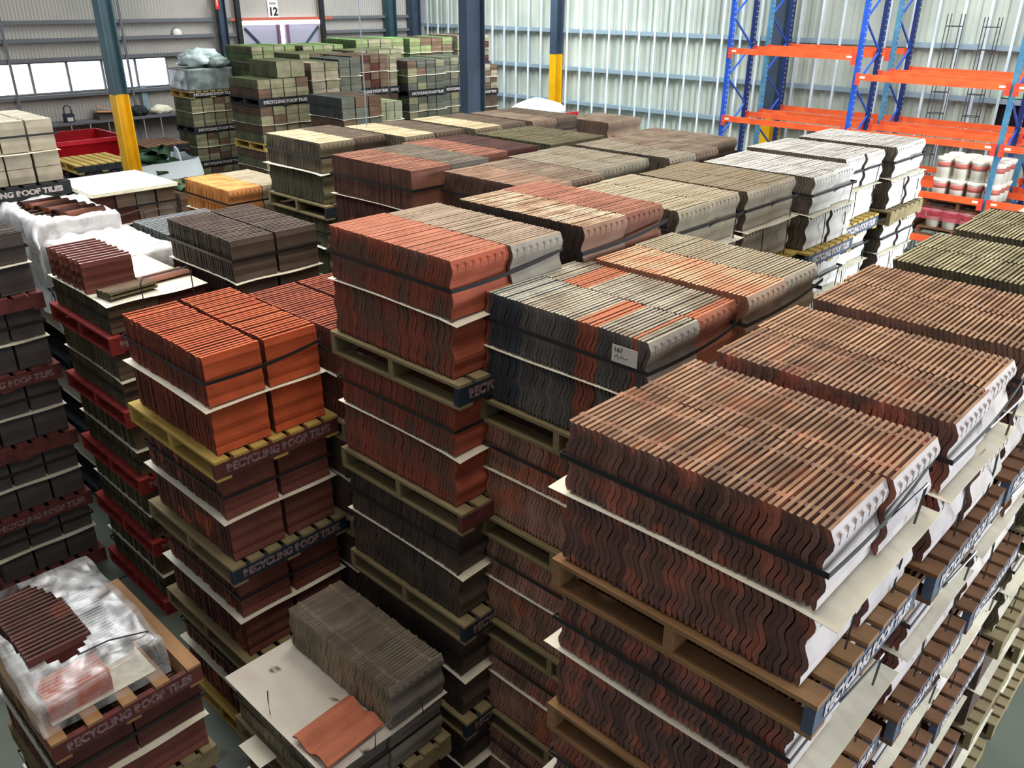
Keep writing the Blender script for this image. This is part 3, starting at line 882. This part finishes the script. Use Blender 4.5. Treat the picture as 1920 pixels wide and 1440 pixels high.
# far green yard by the door
greens = [['green', 'green', 'green', 'redbrown'], ['green', 'green', 'green', 'green'], ['green', 'green', 'redbrown', 'green']]
def far(key, x, y, d, phrase, styles, desc, A=1.0, B=1.12, layers=FIVE, pal=None, nx=4, nz=2, keep=2):
    stack(key, x, y, d, B, A, layers, phrase, kind='flat', nx=nx, nz=nz, styles=styles, vis=0, pal=pal or [dk_txt], desc=desc, gap=0.012, strap=False, palB=0.02, palA=0.03, keep=keep)
far('G1', 9.48, 19.1, 2.04, 'the stack under the grey wrapped load', greens, 'mossy green', 0.85, 1.12, U2 * 4 + 'P', [yel_blk, dk_txt, dk_txt], keep=6)
far('G2', 8.78, 14.95, 1.48, 'the stack before the double door', [['redbrown', 'green', 'green', 'green'], ['green', 'redbrown', 'green', 'green']], 'brown green', 1.05, 1.12, U2 * 4 + 'PB', [dk_txt, ('yellowwood', 'yellowwood', None)], keep=5)
bundle(9.25, 14.98, H - 1.475, 0.62, 1.0, 0.30, 'flat', [['green'][0]], 'short green tile bundle on top of the stack before the double door', 2, 1, False, False)
far('G3', 10.10, 15.1, 1.25, 'the second stack of the far row', [['cream', 'cream', 'green', 'green']], 'pale green', 1.05, 0.66, nx=2, keep=4)
far('G4', 10.84, 15.2, 1.22, 'the third stack of the far row', [['charcoal', 'charcoal']], 'charcoal', 1.05, 0.55, nx=2)
far('G5', 11.46, 15.6, 1.20, 'the fourth stack of the far row', [['redbrown', 'redbrown', 'maroon', 'redbrown']], 'reddish brown', 1.05, 0.98)
far('G6', 12.50, 15.9, 1.25, 'the narrow stack of the far row', [['green', 'cream']], 'olive', 1.0, 0.44, nx=2)
far('G7', 13.02, 15.62, 1.37, 'the big stack beside the steel column', [['green', 'redbrown', 'charcoal', 'charcoal'], ['charcoal', 'green', 'charcoal', 'charcoal']], 'charcoal and green', 1.1, 1.12, keep=4)
far('G7b', 14.18, 15.75, 1.36, 'the stack right behind the steel column', [['charcoal', 'charcoal', 'green', 'charcoal']], 'charcoal', 1.1, 1.08, keep=4)
far('G8', 9.42, 13.2, 1.72, 'the low stack before the far row', [['charcoal', 'charcoal', 'redbrown', 'redbrown'], ['redbrown', 'redbrown', 'charcoal', 'charcoal']], 'blue grey', 1.05, 0.9, U2 * 4, [dk], 3, keep=3)
far('G9', 10.62, 13.7, 1.93, 'the low pale stack near the column', [['greenpale', 'greenpale', 'greenpale']], 'pale green grey', 1.0, 0.62, U2 * 4, [gw], 3, keep=2)
far('G10', 10.7, 18.3, 1.10, 'the first stack of the rearmost row', [['limegreen', 'green', 'limegreen', 'green']], 'lime topped', 1.2, 1.15)
far('G11', 12.0, 18.2, 1.12, 'the second stack of the rearmost row', [['limegreen', 'green', 'limegreen', 'green']], 'lime and olive', 1.2, 1.15)
far('G12', 13.4, 18.0, 1.02, 'the big stack of the rearmost row', [['limegreen', 'limegreen', 'green', 'green']], 'bright lime', 1.3, 1.5)
far('G13', 15.1, 18.0, 1.04, 'the fourth stack of the rearmost row', [['limegreen', 'limegreen', 'redbrown', 'redbrown']], 'lime and brown', 1.2, 1.5)
far('G14', 16.7, 17.9, 1.00, 'the stack in the far corner', [['green', 'cream', 'maroon', 'maroon']], 'olive and maroon', 1.2, 1.2)
far('G15', 11.0, 16.85, 1.2, 'the stack behind the far row, fourth along', [['green', 'green', 'olive', 'green']], 'olive green', 1.0, 1.15)
far('G16', 12.6, 17.0, 1.2, 'the stack behind the narrow far row one', [['green', 'green', 'olive', 'green']], 'olive topped', 0.9, 1.4)
far('G17', 15.5, 16.2, 1.62, 'the stack showing past the steel column', [['redbrown', 'green', 'redbrown', 'cream']], 'brown and cream', 0.9, 1.0)
far('GR', 5.1, 11.0, 2.45, 'the stack behind the white boards', [['redbrown', 'redbrown', 'green', 'green']], 'green brown', 1.0, 0.95, U2 * 3 + 'PB')

# hidden lower layers nobody could tell apart: one object
bm = bmesh.new()
for (x, y, z, B, A, lh, sk) in HID:
    n = int(A / 0.05)
    for c in range(2):
        for i in range(n):
            x0 = x + c * B / 2 + 0.004
            box(bm, x0, y + i * A / n, z + 0.001, x0 + B / 2 - 0.01, y + (i + 0.93) * A / n, z + lh - 0.003)
o = thing('tile_mass', 'lower layers of roof tiles buried deep inside the rows of stacks', 'roof tiles', me=mesh('tile_mass', bm, ST['umber'][1]))
o['kind'] = 'stuff'

# ---------------------------------------------------------------- handwritten card on the mixed stack
t = thing('paper_label', 'white handwritten 167 card tucked under the black strap of the mixed stack', 'label', (2.955, 2.035, H - 1.475))
bm = bmesh.new()
box(bm, -0.0015, -0.03, -0.085, 0.0, 0.115, 0.0)
put('card', mesh('card', bm, mat('card_grey_white', (206, 206, 198), 0.7)), t)
ink = mat('marker_ink', (52, 52, 54), 0.6)
def on_left(me, yy, zz):
    o = put('handwriting', me, t, (-0.0025, yy, zz))
    o.rotation_euler = (math.pi / 2, 0, -math.pi / 2)
on_left(text_mesh('167', 0.034, ink, 0.0005), 0.078, -0.022)
bm = bmesh.new()
rr = random.Random(3)
px, pz = 0.0, 0.0
for i in range(15):
    nx_, nz_ = px + 0.005, 0.8 * rr.choice((0.0, 0.012, 0.02, 0.006))
    bar(bm, (px, pz, 0), (nx_, nz_, 0), 0.0022, 0.0006)
    px, pz = nx_, nz_
on_left(mesh('handwriting', bm, ink), 0.098, -0.062)

# ---------------------------------------------------------------- plastic film
def film_mat(name, alpha, col=(226, 230, 236), rough=0.22):
    m = bpy.data.materials.new(name)
    m.use_nodes = True
    nt = m.node_tree
    b = nt.nodes['Principled BSDF']
    b.inputs['Base Color'].default_value = (*lin(col), 1)
    b.inputs['Roughness'].default_value = rough
    b.inputs['Specular IOR Level'].default_value = 0.8
    b.inputs['Coat Weight'].default_value = 0.25
    b.inputs['Coat Roughness'].default_value = 0.12
    tc = nt.nodes.new('ShaderNodeTexCoord')
    n = nt.nodes.new('ShaderNodeTexNoise')
    n.inputs['Scale'].default_value = 5
    n.inputs['Detail'].default_value = 5
    n.inputs['Distortion'].default_value = 1.5
    nt.links.new(tc.outputs['Object'], n.inputs['Vector'])
    r = nt.nodes.new('ShaderNodeMapRange')
    r.inputs[1].default_value, r.inputs[2].default_value = 0.35, 0.65
    r.inputs[3].default_value, r.inputs[4].default_value = max(0, alpha - 0.22), min(1, alpha + 0.2)
    nt.links.new(n.outputs[0], r.inputs[0])
    nt.links.new(r.outputs[0], b.inputs['Alpha'])
    return m

def film(name, label, x0, y0, x1, y1, z0, z1, m, hole=None, seed=0, amp=0.03, slope=None, n=36):
    """a sheet draped over a load: top grid and four sides; hole = (cx, cy, rx, ry, angle)"""
    bm = bmesh.new()
    A_, B_ = n, n
    W, D = x1 - x0, y1 - y0
    hh = z1 - z0
    ex = 0.35
    g = []
    for i in range(A_ + 1):
        row = []
        for j in range(B_ + 1):
            u, v = i / A_ * (1 + 2 * ex) - ex, j / B_ * (1 + 2 * ex) - ex
            du, dv = max(0, -u, u - 1) / ex, max(0, -v, v - 1) / ex
            d = min(1.0, max(du, dv))
            uu, vv = min(1, max(0, u)), min(1, max(0, v))
            top = z1 - (slope(uu, vv) if slope else 0)
            z = top - d * (top - z0)
            p = Vector((x0 + W * uu + (-1 if u < 0 else 1) * 0.02 * (du > 0), y0 + D * vv + (-1 if v < 0 else 1) * 0.02 * (dv > 0), z))
            q = p * 4.5 + Vector((seed, 0, 0))
            nn = Vector((noise.noise(q), noise.noise(q + Vector((9, 3, 1))), abs(noise.noise(q + Vector((2, 8, 5))))))
            q2 = p * 14
            n2 = noise.noise(q2) * 0.35
            p += Vector((nn.x * amp, nn.y * amp, (nn.z + n2) * amp * (1 if d < 0.98 else 0)))
            row.append(bm.verts.new(p))
        g.append(row)
    for i in range(A_):
        for j in range(B_):
            f = [g[i][j], g[i + 1][j], g[i + 1][j + 1], g[i][j + 1]]
            c = sum((v.co for v in f), Vector()) / 4
            if hole:
                cx, cy, rx, ry, an = hole
                dx, dy = c.x - cx, c.y - cy
                a, b = dx * math.cos(an) + dy * math.sin(an), -dx * math.sin(an) + dy * math.cos(an)
                if (a / rx) ** 2 + (b / ry) ** 2 < 1 and c.z > z0 + 0.35 * hh:
                    continue
            bm.faces.new(f)
    me = smooth(mesh(name, bm, m))
    return thing(name, label, 'plastic film', me=me)

def loose_tile(x, y, z, L_, w_, sk, label, rz=0.0, tilt=0.0, flat=True, kind='roman', group=None):
    me = get_tile(kind, L_, w_, sk)
    o = thing('roof_tile', label, 'roof tile', (x, y, z), rz, group, me)
    if flat:
        o.rotation_euler = (math.pi / 2 + tilt, 0, rz)
    return o

def ridge(x, y, z, L_, r, m, label, rz=0.0, ry=0.0, group=None, name='ridge_tile'):
    bm = bmesh.new()
    n = 10
    vs = []
    for xe in (-L_ / 2, -L_ / 2 + 0.05, L_ / 2):
        k = 1.08 if xe < -L_ / 2 + 0.04 else 1.0
        vs.append([bm.verts.new((xe, r * k * math.cos(math.pi * i / n), r * k * 0.9 * math.sin(math.pi * i / n))) for i in range(n + 1)])
    for a, b in zip(vs, vs[1:]):
        for i in range(n):
            bm.faces.new((a[i], a[i + 1], b[i + 1], b[i]))
    bmesh.ops.solidify(bm, geom=bm.faces[:], thickness=0.014)
    o = thing(name, label, 'ridge tile', (x, y, z), rz, group, smooth(mesh(name, bm, m)))
    o.rotation_euler = (0, ry, rz)
    return o

# ---- low stack at the foot of the red one: one row of grey tiles, one orange tile
zc = H - 3.96 + 0.006
bundle(2.15, 3.00, zc, 0.42, 1.04, 0.31, 'roman', ['greystone'], 'single row of dusty grey tiles standing on the scuffed card of the low stack', 1, 1, True, False)
loose_tile(1.93, 3.04, zc + 0.034, 0.42, 0.33, 'paleterra', 'single orange wavy tile lying flat on the scuffed white card', 0.03, 0.0, True, 'pantile').rotation_euler = (-math.pi / 2, 0, math.radians(3))
sheet(1.60, 3.62, H - 3.96 - 0.02 - 0.33, 0.12, 0.25, 'small white card corner poking out of the low grey stack', over=(0, 0, 0, 0))
for i, (xa, ya, xb, yb) in enumerate(((1.72, 3.62, 1.72, 3.70), (2.12, 2.96, 2.50, 2.94))):
    bm = bmesh.new()
    if i == 0:
        tube(bm, [(0, 0, 0.005), (0.0, 0.0, 0.12), (0.02, 0.03, 0.16)], 0.004)
    else:
        tube(bm, [(-0.12, 0, 0.0), (-0.11, 0.0, 0.12), (0.22, -0.01, 0.17), (0.24, -0.01, 0.005)], 0.004)
    thing('steel_strap', 'thin bent steel strap sticking up ' + ('at the far edge of the scuffed card' if i == 0 else 'in front of the grey tile row'), 'strap', (xa, ya, zc), me=mesh('steel_strap', bm, M['wire']))

# ---- wrapped load at the bottom left
stack('E1', 0.70, 4.16, 3.75, 0.84, 1.12, 'PBSBPBSBP', 'the low stack under torn film', kind='french', styles=[['maroon', 'maroon'], ['orangedark', 'orangedark']], vis=3, pal=[('pine', 'maroonwood', 'letterdim'), gw], desc='dark red brown', palB=0.02, palA=0.05, topnb=5)
ze = H - 3.75
sheet(0.74, 4.24, ze, 0.60, 0.98, 'white card sheet under the torn film load', over=(0.0, 0.0, 0.0, 0.0))
ze += 0.007
bundle(0.76, 4.52, ze, 0.36, 0.72, 0.26, 'french', ['maroon'], 'row of dark maroon tiles showing through the torn plastic film', 1, 1, True, False)
for i in range(7):
    loose_tile(0.92, 4.28 + i * 0.030, ze + 0.002, 0.36, 0.16, 'orange', 'small orange tile standing in the film load, ' + ORD[i] + ' from its near end', 0.02 * (R() - 0.5), 0, False, 'flat', 'small orange tiles under the film')
bundle(1.13, 4.50, ze, 0.20, 0.66, 0.12, 'flat', ['silver'], 'short row of grey tiles under the cloudy film', 1, 1, True, False)
fm = film_mat('film_clear', 0.36, (206, 208, 208), 0.28)
film('plastic_film', 'crumpled clear plastic film torn open over dark maroon tiles', 0.69, 4.19, 1.38, 5.26, ze - 0.004, ze + 0.285, fm, hole=(0.93, 4.86, 0.19, 0.42, 0.1), seed=3, amp=0.022, slope=lambda u, v: 0.11 * (1 - v) * (1 - 0.6 * u), n=44)
bm = bmesh.new()
tube(bm, [(0.98, 4.36, ze + 0.28), (1.15, 4.34, ze + 0.29), (1.36, 4.30, ze + 0.25), (1.39, 4.29, ze + 0.02)], 0.005)
thing('steel_strap', 'thin dark strap bent across the torn plastic film', 'strap', me=mesh('steel_strap', bm, M['strap']))

# ---- loose tiles on the card of the mossy stone stack
zt = H - 2.25 + 0.007
for i in range(10):
    y = 7.72 - i * 0.078
    o = loose_tile(2.54 + 0.01 * (i % 3), y, zt + 0.004, 0.42, 0.26, 'maroonsheen', 'maroon roof tile standing on edge on white card, ' + ORD[i] + ' from the far end', 0.02 * (R() - 0.5), 0, False, 'french', 'maroon tiles standing on the white card')
    o.rotation_euler.x = 0.02
for i, (x, y, rz, lab, sk) in enumerate(((2.58, 6.80, 0.12, 'brown moulded tile lying flat beside the standing maroon tiles', 'stone'), (2.98, 6.99, 0.1, 'reddish moulded tile lying flat under the steel strap', 'rust'))):
    for q in range(2 if i == 0 else 1):
        o = loose_tile(x, y + 0.12, zt + 0.016 + q * 0.032, 0.42, 0.22, sk, lab if q == 0 else 'brown moulded tile lying on top of another beside standing tiles', rz, 0, True, 'french')
bm = bmesh.new()
tube(bm, [(2.62, 6.60, H - 2.5), (2.62, 6.60, H - 2.12), (2.65, 6.60, H - 2.08), (3.02, 6.60, H - 2.07), (3.05, 6.60, H - 2.11), (3.05, 6.60, H - 2.5)], 0.006)
thing('steel_strap', 'arched steel strap standing over the white card with loose tiles', 'strap', me=mesh('steel_strap', bm, M['wire']))

# ---- white film covered load with ridge tiles
stack('P1a', 2.72, 7.95, 2.28, 0.80, 0.98, U2 * 4, 'the near film covered stack', kind='flat', styles=[['umber', 'maroon']], vis=0, pal=[dk], desc='film covered brown', keep=2)
stack('P1b', 2.70, 9.02, 2.10, 0.72, 1.02, U2 * 4, 'the far film covered stack', kind='flat', styles=[['umber', 'maroon']], vis=0, pal=[dk], desc='film covered dark', keep=2)
fw_ = film_mat('film_white', 0.80, (240, 240, 242), 0.35)
film('plastic_film', 'bright white plastic film heaped over the load behind the loose tiles', 2.69, 7.92, 3.54, 9.0, H - 3.2, H - 2.24, fw_, seed=7, amp=0.06)
film('plastic_film', 'white plastic film torn open round brown ridge tiles', 2.66, 8.98, 3.46, 10.08, H - 3.0, H - 2.06, fw_, hole=(3.0, 9.5, 0.26, 0.46, 0.0), seed=11, amp=0.06)
for i in range(6):
    ridge(3.02 + 0.03 * i, 9.86 - i * 0.155, H - 2.07, 0.42, 0.062, ST['rust'][0] if i % 2 else ST['maroon'][0], 'brown half round ridge tile in torn white film, ' + ORD[i] + ' from the far end', 0.08, 0, 'ridge tiles lying in the torn white film')

# ---- white boards on the brown stack
for i in range(3):
    bm = bmesh.new()
    box(bm, 0, 0, 0, 0.98, 1.10, 0.008)
    thing('white_board', 'white sheet board on the dull brown stack, ' + ('lowest of three', 'middle of three', 'topmost of three')[i], 'board', (3.44 + 0.012 * i, 9.54 + 0.01 * i, H - 2.03 + 0.002 + i * 0.011), 0.01 * (i - 1), 'white boards capping a stack', mesh('white_board', bm, M['card']))
for i in range(2):
    bm = bmesh.new()
    x = 3.70 + 0.38 * i
    tube(bm, [(x - 0.16, 9.50, H - 2.75), (x - 0.16, 9.50, H - 2.30 + 0.02 * i), (x - 0.13, 9.50, H - 2.27), (x + 0.22, 9.50, H - 2.22), (x + 0.26, 9.50, H - 2.25), (x + 0.26, 9.50, H - 2.75)], 0.006)
    thing('steel_strap', 'pale bent strap on the near face below the white boards, ' + ('beside the film' if i == 0 else 'at the outer corner'), 'strap', me=mesh('steel_strap', bm, M['wire']))

# ---- ridge tiles on the green brown stack, bag of green tiles, timber topped pallets
gm = mat('green_glaze', (122, 150, 112), 0.5, var=(96, 124, 88), scale=6)
zg = H - 2.45
for i in range(6):
    ridge(5.25 + (i % 3) * 0.30, 11.2 + (i // 3) * 0.34, zg + 0.004, 0.30, 0.07, gm, 'pale green ridge tile on the stack behind the white boards, ' + ORD[i] + ' of a double row', 1.55, 0, 'green ridge tiles on a stack')
t = thing('bulk_bag', 'open white woven bulk bag full of green ridge tiles by the yellow column', 'bulk bag', (7.35, 16.9, 0))
bm = bmesh.new()
prof = []
n = 24
rings = []
for z_, s_ in ((0, 1.05), (0.6, 1.2), (1.4, 1.2), (2.05, 1.12), (2.3, 1.05)):
    ring = []
    for k in range(n):
        a = 2 * math.pi * k / n
        r_ = 0.85 * s_ * (1 + 0.10 * math.cos(4 * a)) * (1 + 0.05 * noise.noise(Vector((math.cos(a) * 2, math.sin(a) * 2, z_ * 3))))
        ring.append(bm.verts.new((r_ * math.cos(a + 0.78), r_ * math.sin(a + 0.78) * 0.8, z_ + (0.08 * noise.noise(Vector((a * 2, 0, 0))) if z_ > 2.2 else 0))))
    rings.append(ring)
for a, b in zip(rings, rings[1:]):
    for k in range(n):
        bm.faces.new((a[k], a[(k + 1) % n], b[(k + 1) % n], b[k]))
bm.faces.new(rings[0][::-1])
bm.faces.new(rings[3])
put('bag_body', smooth(mesh('bag_body', bm, mat('bag_white', (206, 214, 218), 0.6))), t)
for i in range(2):
    bm = bmesh.new()
    tube(bm, [(-0.6 + i * 1.1, -0.3, 2.2), (-0.6 + i * 1.1, -0.2, 2.45), (-0.5 + i * 1.1, 0.1, 2.45), (-0.5 + i * 1.1, 0.2, 2.2)], 0.025)
    put('loop', mesh('loop', bm, mat('bag_loop_%d' % i, (190, 200, 206), 0.6)), t)
gd = mat('green_tile_dark', (74, 108, 74), 0.5, var=(60, 90, 62), scale=4)
rr = random.Random(5)
for i in range(12):
    a = rr.random() * 6.28
    q = rr.random() ** 0.5 * (0.75 - 0.04 * i)
    ridge(7.45 + q * math.cos(a), 16.9 + q * 0.8 * math.sin(a), 2.09 + 0.08 * (i // 3) + 0.02, 0.55, 0.13, gd, 'dark green ridge tile heaped in the bulk bag, ' + ORD[i] + ' from the bottom', rr.random() * 3, (rr.random() - 0.5) * 0.5, 'green ridge tiles in the bulk bag')
CARD = ['topmost'] + [w_ + ' below the top' for w_ in 'one two three four five six seven eight nine ten eleven twelve thirteen fourteen fifteen sixteen seventeen'.split()]
for s_i, (x, y, n_, lab, top, shade) in enumerate(((5.55, 15.7, 17, 'the black pallet pile by the red bin', 'yellowwood', 'darkwood'), (8.1, 18.6, 15, 'the pallet pile behind the bulk bag', 'brownwood', 'darkwood'))):
    for k in range(n_):
        dk_, be = (top, shade) if k == n_ - 1 else (shade, shade)
        pallet(x + (R() - 0.5) * 0.05, y + (R() - 0.5) * 0.03, k * 0.15, 0.95, 1.1, f'empty pallet, {CARD[n_ - 1 - k]} in {lab}', dk_, be, None, 0.149, 'empty pallets in ' + lab)
# ---- grey wrapped load on the green stack
t = thing('wrapped_load', 'grey film wrapped block of tiles on top of the far stack by the windows', 'wrapped load', (9.46, 19.08, H - 2.04 + 0.002))
film_g = mat('film_grey_gloss', (150, 160, 160), 0.25, var=(110, 120, 118), scale=5, bump=0.5)
bm = bmesh.new()
bmesh.ops.create_cube(bm, size=1)
bmesh.ops.subdivide_edges(bm, edges=bm.edges[:], cuts=10, use_grid_fill=True)
for v in bm.verts:
    v.co = Vector(((v.co.x + 0.5) * 1.12, (v.co.y + 0.5) * 0.85, (v.co.z + 0.5) * 0.47))
    q = noise.noise(v.co * 5) * 0.025
    if v.co.z > 0.01:
        v.co += Vector((q, -q, q))
put('wrapping', smooth(mesh('wrapping', bm, film_g)), t)
blob('plastic_bundle', 'bunched white and clear plastic film on the grey wrapped load', 'plastic film', (10.05, 19.55, H - 1.55), 0.44, 0.36, 0.22, mat('film_bunch', (206, 220, 222), 0.3, var=(150, 170, 170), scale=4), 9, 0.5)
blob('plastic_bundle', 'smaller grey film bundle beside the white bunched film', 'plastic film', (10.30, 19.2, H - 1.55), 0.28, 0.2, 0.14, film_g, 12, 0.3)
# ---- white plastic heap beyond the last back row stack
far('G18', 12.7, 11.3, 2.25, 'the stack under the white heap', [['umber', 'umber', 'umber', 'umber']], 'grey', 1.0, 1.1, U2 * 4, [gw], keep=1)
blob('plastic_heap', 'bright white plastic heap glowing in front of the right hand yellow column', 'plastic film', (13.2, 11.8, H - 2.25), 0.55, 0.45, 0.20, mat('heap_white', (240, 240, 240), 0.5), 21, 0.3)
t = thing('red_board', 'narrow red board standing beside the small stack by the wall', 'board', (8.96, 7.66, 0))
bm = bmesh.new()
box(bm, 0, 0, 0, 0.45, 0.04, H - 1.46)
put('board', mesh('board', bm, mat('board_red', (176, 30, 36), 0.5)), t)
# ---- thin cable hanging from the roof
bm = bmesh.new()
tube(bm, [(6.05, 8.03, H - 1.37), (6.03, 8.0, H - 0.5), (6.0, 7.98, H + 0.6), (5.98, 7.95, 9.5)], 0.006)
thing('hanging_cable', 'thin pale cable hanging from the roof onto the back row', 'cable', me=mesh('hanging_cable', bm, girtblue))

# ---------------------------------------------------------------- pallet racks
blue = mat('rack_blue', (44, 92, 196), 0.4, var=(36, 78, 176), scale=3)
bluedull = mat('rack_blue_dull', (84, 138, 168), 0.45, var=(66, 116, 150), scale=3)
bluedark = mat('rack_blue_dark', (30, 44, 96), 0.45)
orange = mat('rack_orange', (240, 108, 58), 0.4, var=(224, 88, 50), scale=2)
slot = mat('rack_slot_light', (196, 208, 224), 0.5)
RH = 8.0
def upright_mesh(m):
    bm = bmesh.new()
    # open channel: web towards -y, flanges towards the rack, lips
    box(bm, -0.05, -0.04, 0, 0.05, -0.036, RH)
    box(bm, -0.05, -0.036, 0, -0.046, 0.04, RH)
    box(bm, 0.046, -0.036, 0, 0.05, 0.04, RH)
    z = 0.10
    while z < RH:
        for x_ in (-0.022, 0.022):
            box(bm, x_ - 0.007, -0.0412, z, x_ + 0.007, -0.0402, z + 0.02, 1)
        z += 0.10
    return mesh('upright', bm, [m, slot])
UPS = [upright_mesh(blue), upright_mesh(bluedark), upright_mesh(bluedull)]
YF = [9.52, 6.80, 4.10, 1.40]
LV = {0: (-1.02, -2.35), 1: (-1.36, -2.35, -3.30, -4.10), 2: (-1.36, -2.35, -3.30, -4.10)}
conn = mat('rack_connector_red', (216, 74, 58), 0.45)
for r_i, xr in enumerate((16.5, 18.1)):
    t = thing('pallet_rack', ('front' if r_i == 0 else 'rear') + ' tall blue pallet rack with orange beams ' + ('facing the tile stacks' if r_i == 0 else 'against the pale sheet wall'), 'pallet rack', (xr, 0, 0), 0, 'blue and orange pallet racks')
    for f_i, y in enumerate(YF):
        for k, dx in enumerate((0.05, 0.95)):
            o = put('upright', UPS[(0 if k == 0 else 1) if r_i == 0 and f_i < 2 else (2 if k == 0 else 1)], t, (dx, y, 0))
            bm = bmesh.new()
            box(bm, -0.08, -0.07, 0, 0.08, 0.07, 0.01)
            put('foot_plate', mesh('foot_plate', bm, bluedark), o)
        z = 0.3
        side = 0
        zz = []
        while z < RH - 0.6:
            a, b = ((0.09, y, z), (0.91, y, z + 0.55)) if side == 0 else ((0.91, y, z), (0.09, y, z + 0.55))
            bm = bmesh.new()
            bar(bm, a, b, 0.03, 0.03)
            put('brace', mesh('brace', bm, blue), t)
            z += 0.58
            side = 1 - side
    for bay in range(3):
        ya, yb = YF[bay + 1] + 0.045, YF[bay] - 0.045
        for z in LV[bay]:
            for dx in (-0.02, 0.98):
                bm = bmesh.new()
                box(bm, -0.024, 0, -0.055, 0.024, yb - ya, 0.055)
                box(bm, -0.034, 0.0, -0.055, -0.026, yb - ya, -0.035)
                o = put('beam', mesh('beam', bm, orange), t, (dx + (0.0 if dx > 0 else 0.0), ya, H + z))
                for yy in (0.0, yb - ya - 0.05):
                    bm = bmesh.new()
                    box(bm, -0.031, yy - 0.02, -0.14, -0.0245, yy + 0.07, 0.07)
                    put('beam_connector', mesh('beam_connector', bm, conn), o)
                if r_i == 0 and dx < 0:
                    bm = bmesh.new()
                    box(bm, -0.0345, yb - ya - 0.16, -0.02, -0.0342, yb - ya - 0.06, 0.02)
                    box(bm, -0.0345, 0.06, -0.02, -0.0342, 0.16, 0.02)
                    put('load_sticker', mesh('load_sticker', bm, M['card']), o)

# paint pails on the rack
pw = mat('pail_white', (232, 230, 218), 0.45)
pr_ = mat('pail_red_band', (190, 110, 100), 0.5)
po = mat('pail_orange', (196, 62, 40), 0.5)
def pail_parts(body, band):
    bm = bmesh.new()
    lathe(bm, [(0.115, 0), (0.128, 0.30), (0.128, 0.34)], 20)
    a = smooth(mesh('pail_body', bm, body))
    bm = bmesh.new()
    lathe(bm, [(0.140, 0.315), (0.144, 0.32), (0.144, 0.365), (0.125, 0.372), (0.02, 0.37)], 20)
    b = smooth(mesh('lid', bm, pw))
    bm = bmesh.new()
    lathe(bm, [(0.1265, 0.20), (0.1295, 0.29)], 20)
    c = smooth(mesh('label_band', bm, band))
    return a, b, c
PA, PB = pail_parts(pw, pr_), pail_parts(pw, po)
def pail(x, y, z, parts, label, group):
    t = thing('paint_pail', label, 'paint pail', (x, y, z), 0, group)
    for n_, me in zip(('pail_body', 'lid', 'label_band'), parts):
        put(n_, me, t)
LW = ['nearest', 'second', 'third', 'farthest']
zb = H - 3.50
pallet(16.52, 3.92, H - 4.10 + 0.056, 0.9, 1.25, 'wooden pallet under the lower pails on the rack', 'brownwood')
for lay in range(3):
    zz = (H - 4.10 + 0.206, H - 3.370, H - 3.370 + 0.376)[lay]
    for i in range(4):
        for j in range(3):
            pail(16.70 + j * 0.292, 4.08 + i * 0.292, zz, PA if lay else PB, f'white pail with red band, {LW[i]} in the {("lower shelf", "lower", "upper")[lay]} layer, {("front", "middle", "back")[j]} row', 'paint pails on the rack')
pallet(16.52, 3.92, H - 3.521, 0.9, 1.25, 'wooden pallet under the stacked white pails', 'brownwood')
pallet(16.52, 5.28, H - 4.10 + 0.056, 0.9, 1.25, 'wooden pallet under the red film wrapped pails', 'brownwood')
for i in range(4):
    for j in range(3):
        pail(16.70 + j * 0.292, 5.42 + i * 0.292, H - 4.10 + 0.206, PB, f'pail with red band under tinted film, {LW[i]} along, {("front", "middle", "back")[j]} row', 'paint pails under tinted film')
film('plastic_film', 'red and blue tinted plastic film over the lower shelf pails', 16.53, 3.88, 17.43, 6.52, H - 4.10 + 0.36, H - 3.535, film_mat('film_red', 0.66, (186, 70, 88), 0.3), seed=2, amp=0.010, n=24)
# tall wire cages leaning on the right wall
for c_i, (y, zt_) in enumerate(((6.05, 0.0), (5.35, -0.05))):
    bm = bmesh.new()
    for dx in (0, 0.22):
        for dy in (0, 0.26):
            tube(bm, [(dx * 1.0 - 0.16, dy, 0), (dx, dy, H - 0.3 + zt_)], 0.010, 4)
    z = 0.15
    while z < H - 0.4:
        o_ = -0.16 * (1 - z / (H - 0.3))
        for a, b in (((0, 0), (0.22, 0)), ((0.22, 0), (0.22, 0.26)), ((0.22, 0.26), (0, 0.26)), ((0, 0.26), (0, 0))):
            tube(bm, [(a[0] + o_, a[1], z), (b[0] + o_, b[1], z)], 0.008, 4)
        z += 0.42
    thing('wire_cage', ('tall narrow steel wire cage leaning on the pale wall' if c_i == 0 else 'second wire cage leaning beside the first, nearer the dark window'), 'wire cage', (19.38, y, 0), 0, 'wire cages leaning on the wall', mesh('wire_cage', bm, M['wire']))
# dark window in the right wall
t = put('window_20', None, None, (XW - 0.06, 4.2, H - 2.4))
t['kind'] = 'structure'
bm = bmesh.new()
box(bm, 0, 0, 0, 0.02, 0.95, 0.55)
put('pane', mesh('pane', bm, mat('window_dark', (28, 30, 34), 0.2)), t)
bm = bmesh.new()
box(bm, -0.04, -0.08, -0.08, 0.02, 1.03, 0)
box(bm, -0.04, -0.08, 0.55, 0.02, 1.03, 0.63)
box(bm, -0.04, -0.08, 0, 0.02, 0, 0.55)
box(bm, -0.04, 0.95, 0, 0.02, 1.03, 0.55)
put('window_frame', mesh('window_frame', bm, mat('window_frame_green', (170, 190, 160), 0.5)), t)
